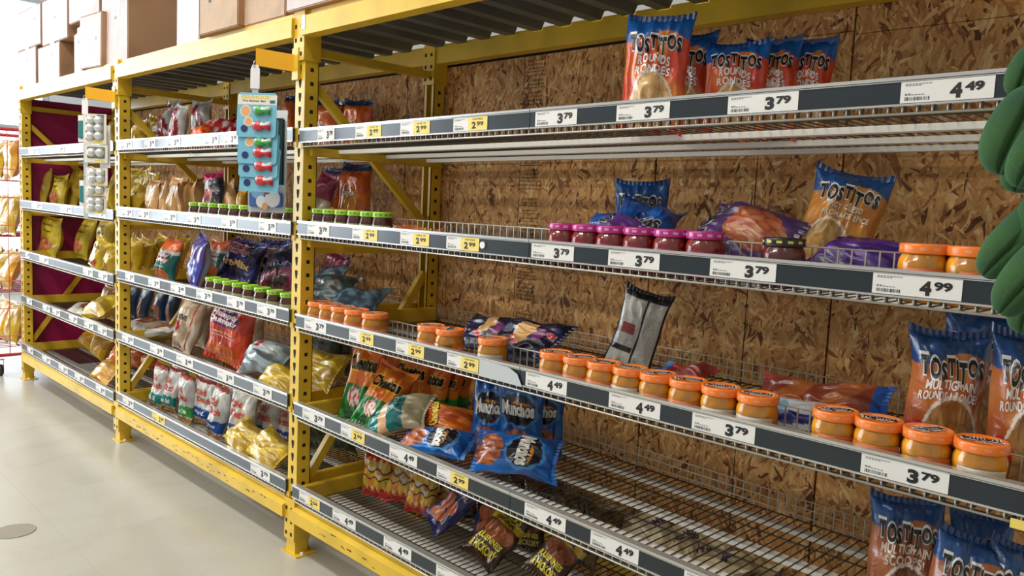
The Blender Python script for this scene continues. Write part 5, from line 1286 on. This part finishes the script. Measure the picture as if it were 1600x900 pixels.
# ------------------------------------------------------------------ green plush hanging close to the camera, right edge
def fuzzy():
    M = bpy.data.materials.new('green_fleece'); M.use_nodes = True; nt = M.node_tree; N = nt.nodes; Lk = nt.links.new
    p = N['Principled BSDF']; p.inputs['Roughness'].default_value = .95; p.inputs['Sheen Weight'].default_value = .25; p.inputs['Sheen Tint'].default_value = (.35, .8, .6, 1)
    tc = N.new('ShaderNodeTexCoord'); n = N.new('ShaderNodeTexNoise'); n.inputs['Scale'].default_value = 14; n.inputs['Detail'].default_value = 8; Lk(tc.outputs['Object'], n.inputs['Vector'])
    c = N.new('ShaderNodeValToRGB'); e = c.color_ramp.elements; e[0].position = .35; e[0].color = (*lin((18, 56, 36)), 1); e[1].position = .68; e[1].color = (*lin((52, 88, 40)), 1); Lk(n.outputs[0], c.inputs[0]); Lk(c.outputs[0], p.inputs['Base Color'])
    n2 = N.new('ShaderNodeTexNoise'); n2.inputs['Scale'].default_value = 900; Lk(tc.outputs['Object'], n2.inputs['Vector']); b = N.new('ShaderNodeBump'); b.inputs['Strength'].default_value = .5; b.inputs['Distance'].default_value = .001; Lk(n2.outputs[0], b.inputs['Height']); Lk(b.outputs[0], p.inputs['Normal'])
    return M
PL = fuzzy()
yp = -.80
base = aty(1600, 300, yp)
r = empty('hanging_plush', tuple(base), 'bunch of green fleece plush pods hanging at the right edge, close to the camera', 'plush toy')
SPX = (aty(1600, 300, yp)-aty(1500, 300, yp)).length/100
EX = (aty(1600, 300, yp)-aty(1599, 300, yp)).normalized()
def pod(u, v, lu, lv, ang, depth=0, name='pod'):
    """plump pod with a seam along its length; lu, lv half sizes in metres times pixels"""
    mb = MB(); n, m_ = 64, 28; a = lu*SPX; b_ = lv*SPX
    grid = []
    for j in range(m_+1):
        th = PI*j/m_; row = []
        for i in range(n):
            ph = 2*PI*i/n
            rr = math.sin(th)**.8 if 0 < j < m_ else 0
            groove = 1-.30*math.exp(-(((ph-4.9+PI) % (2*PI)-PI)/.09)**2)-.22*math.exp(-(((ph-3.4+PI) % (2*PI)-PI)/.08)**2)
            row.append(mb.bm.verts.new((a*rr*groove*math.cos(ph)+.07*a*math.sin(th*2), a*.8*rr*groove*math.sin(ph), b_*math.cos(th))))
        grid.append(row)
    for j in range(m_):
        for i in range(n):
            f = mb.bm.faces.new((grid[j][i], grid[j][(i+1) % n], grid[j+1][(i+1) % n], grid[j+1][i])); f.smooth = True
    bmesh.ops.remove_doubles(mb.bm, verts=mb.bm.verts[:], dist=1e-6)
    o = mb.build(name, PL, r)
    P = aty(u, v, yp+depth); o.location = P-base; o.rotation_euler = (0, math.radians(ang), 0)
    return o
pod(1602, 112, 30, 46, 10, .02); pod(1588, 205, 50, 78, 14, 0); pod(1598, 262, 34, 46, 8, .04, 'lower_pod'); pod(1618, 236, 34, 62, 18, -.05)
pod(1596, 368, 40, 92, 34, 0); pod(1622, 420, 40, 90, 30, -.06); pod(1604, 478, 30, 52, 4, .05, 'lower_pod'); pod(1640, 330, 46, 100, 20, .0)
mb = MB(); a = aty(1606, 60, yp)-base; mb.tube([a+Vector((.02, 0, .35)), a+Vector((.02, 0, 0)), Vector((.02, 0, 0)), aty(1610, 470, yp)-base], .004, 6); mb.build('cord', PL, r)
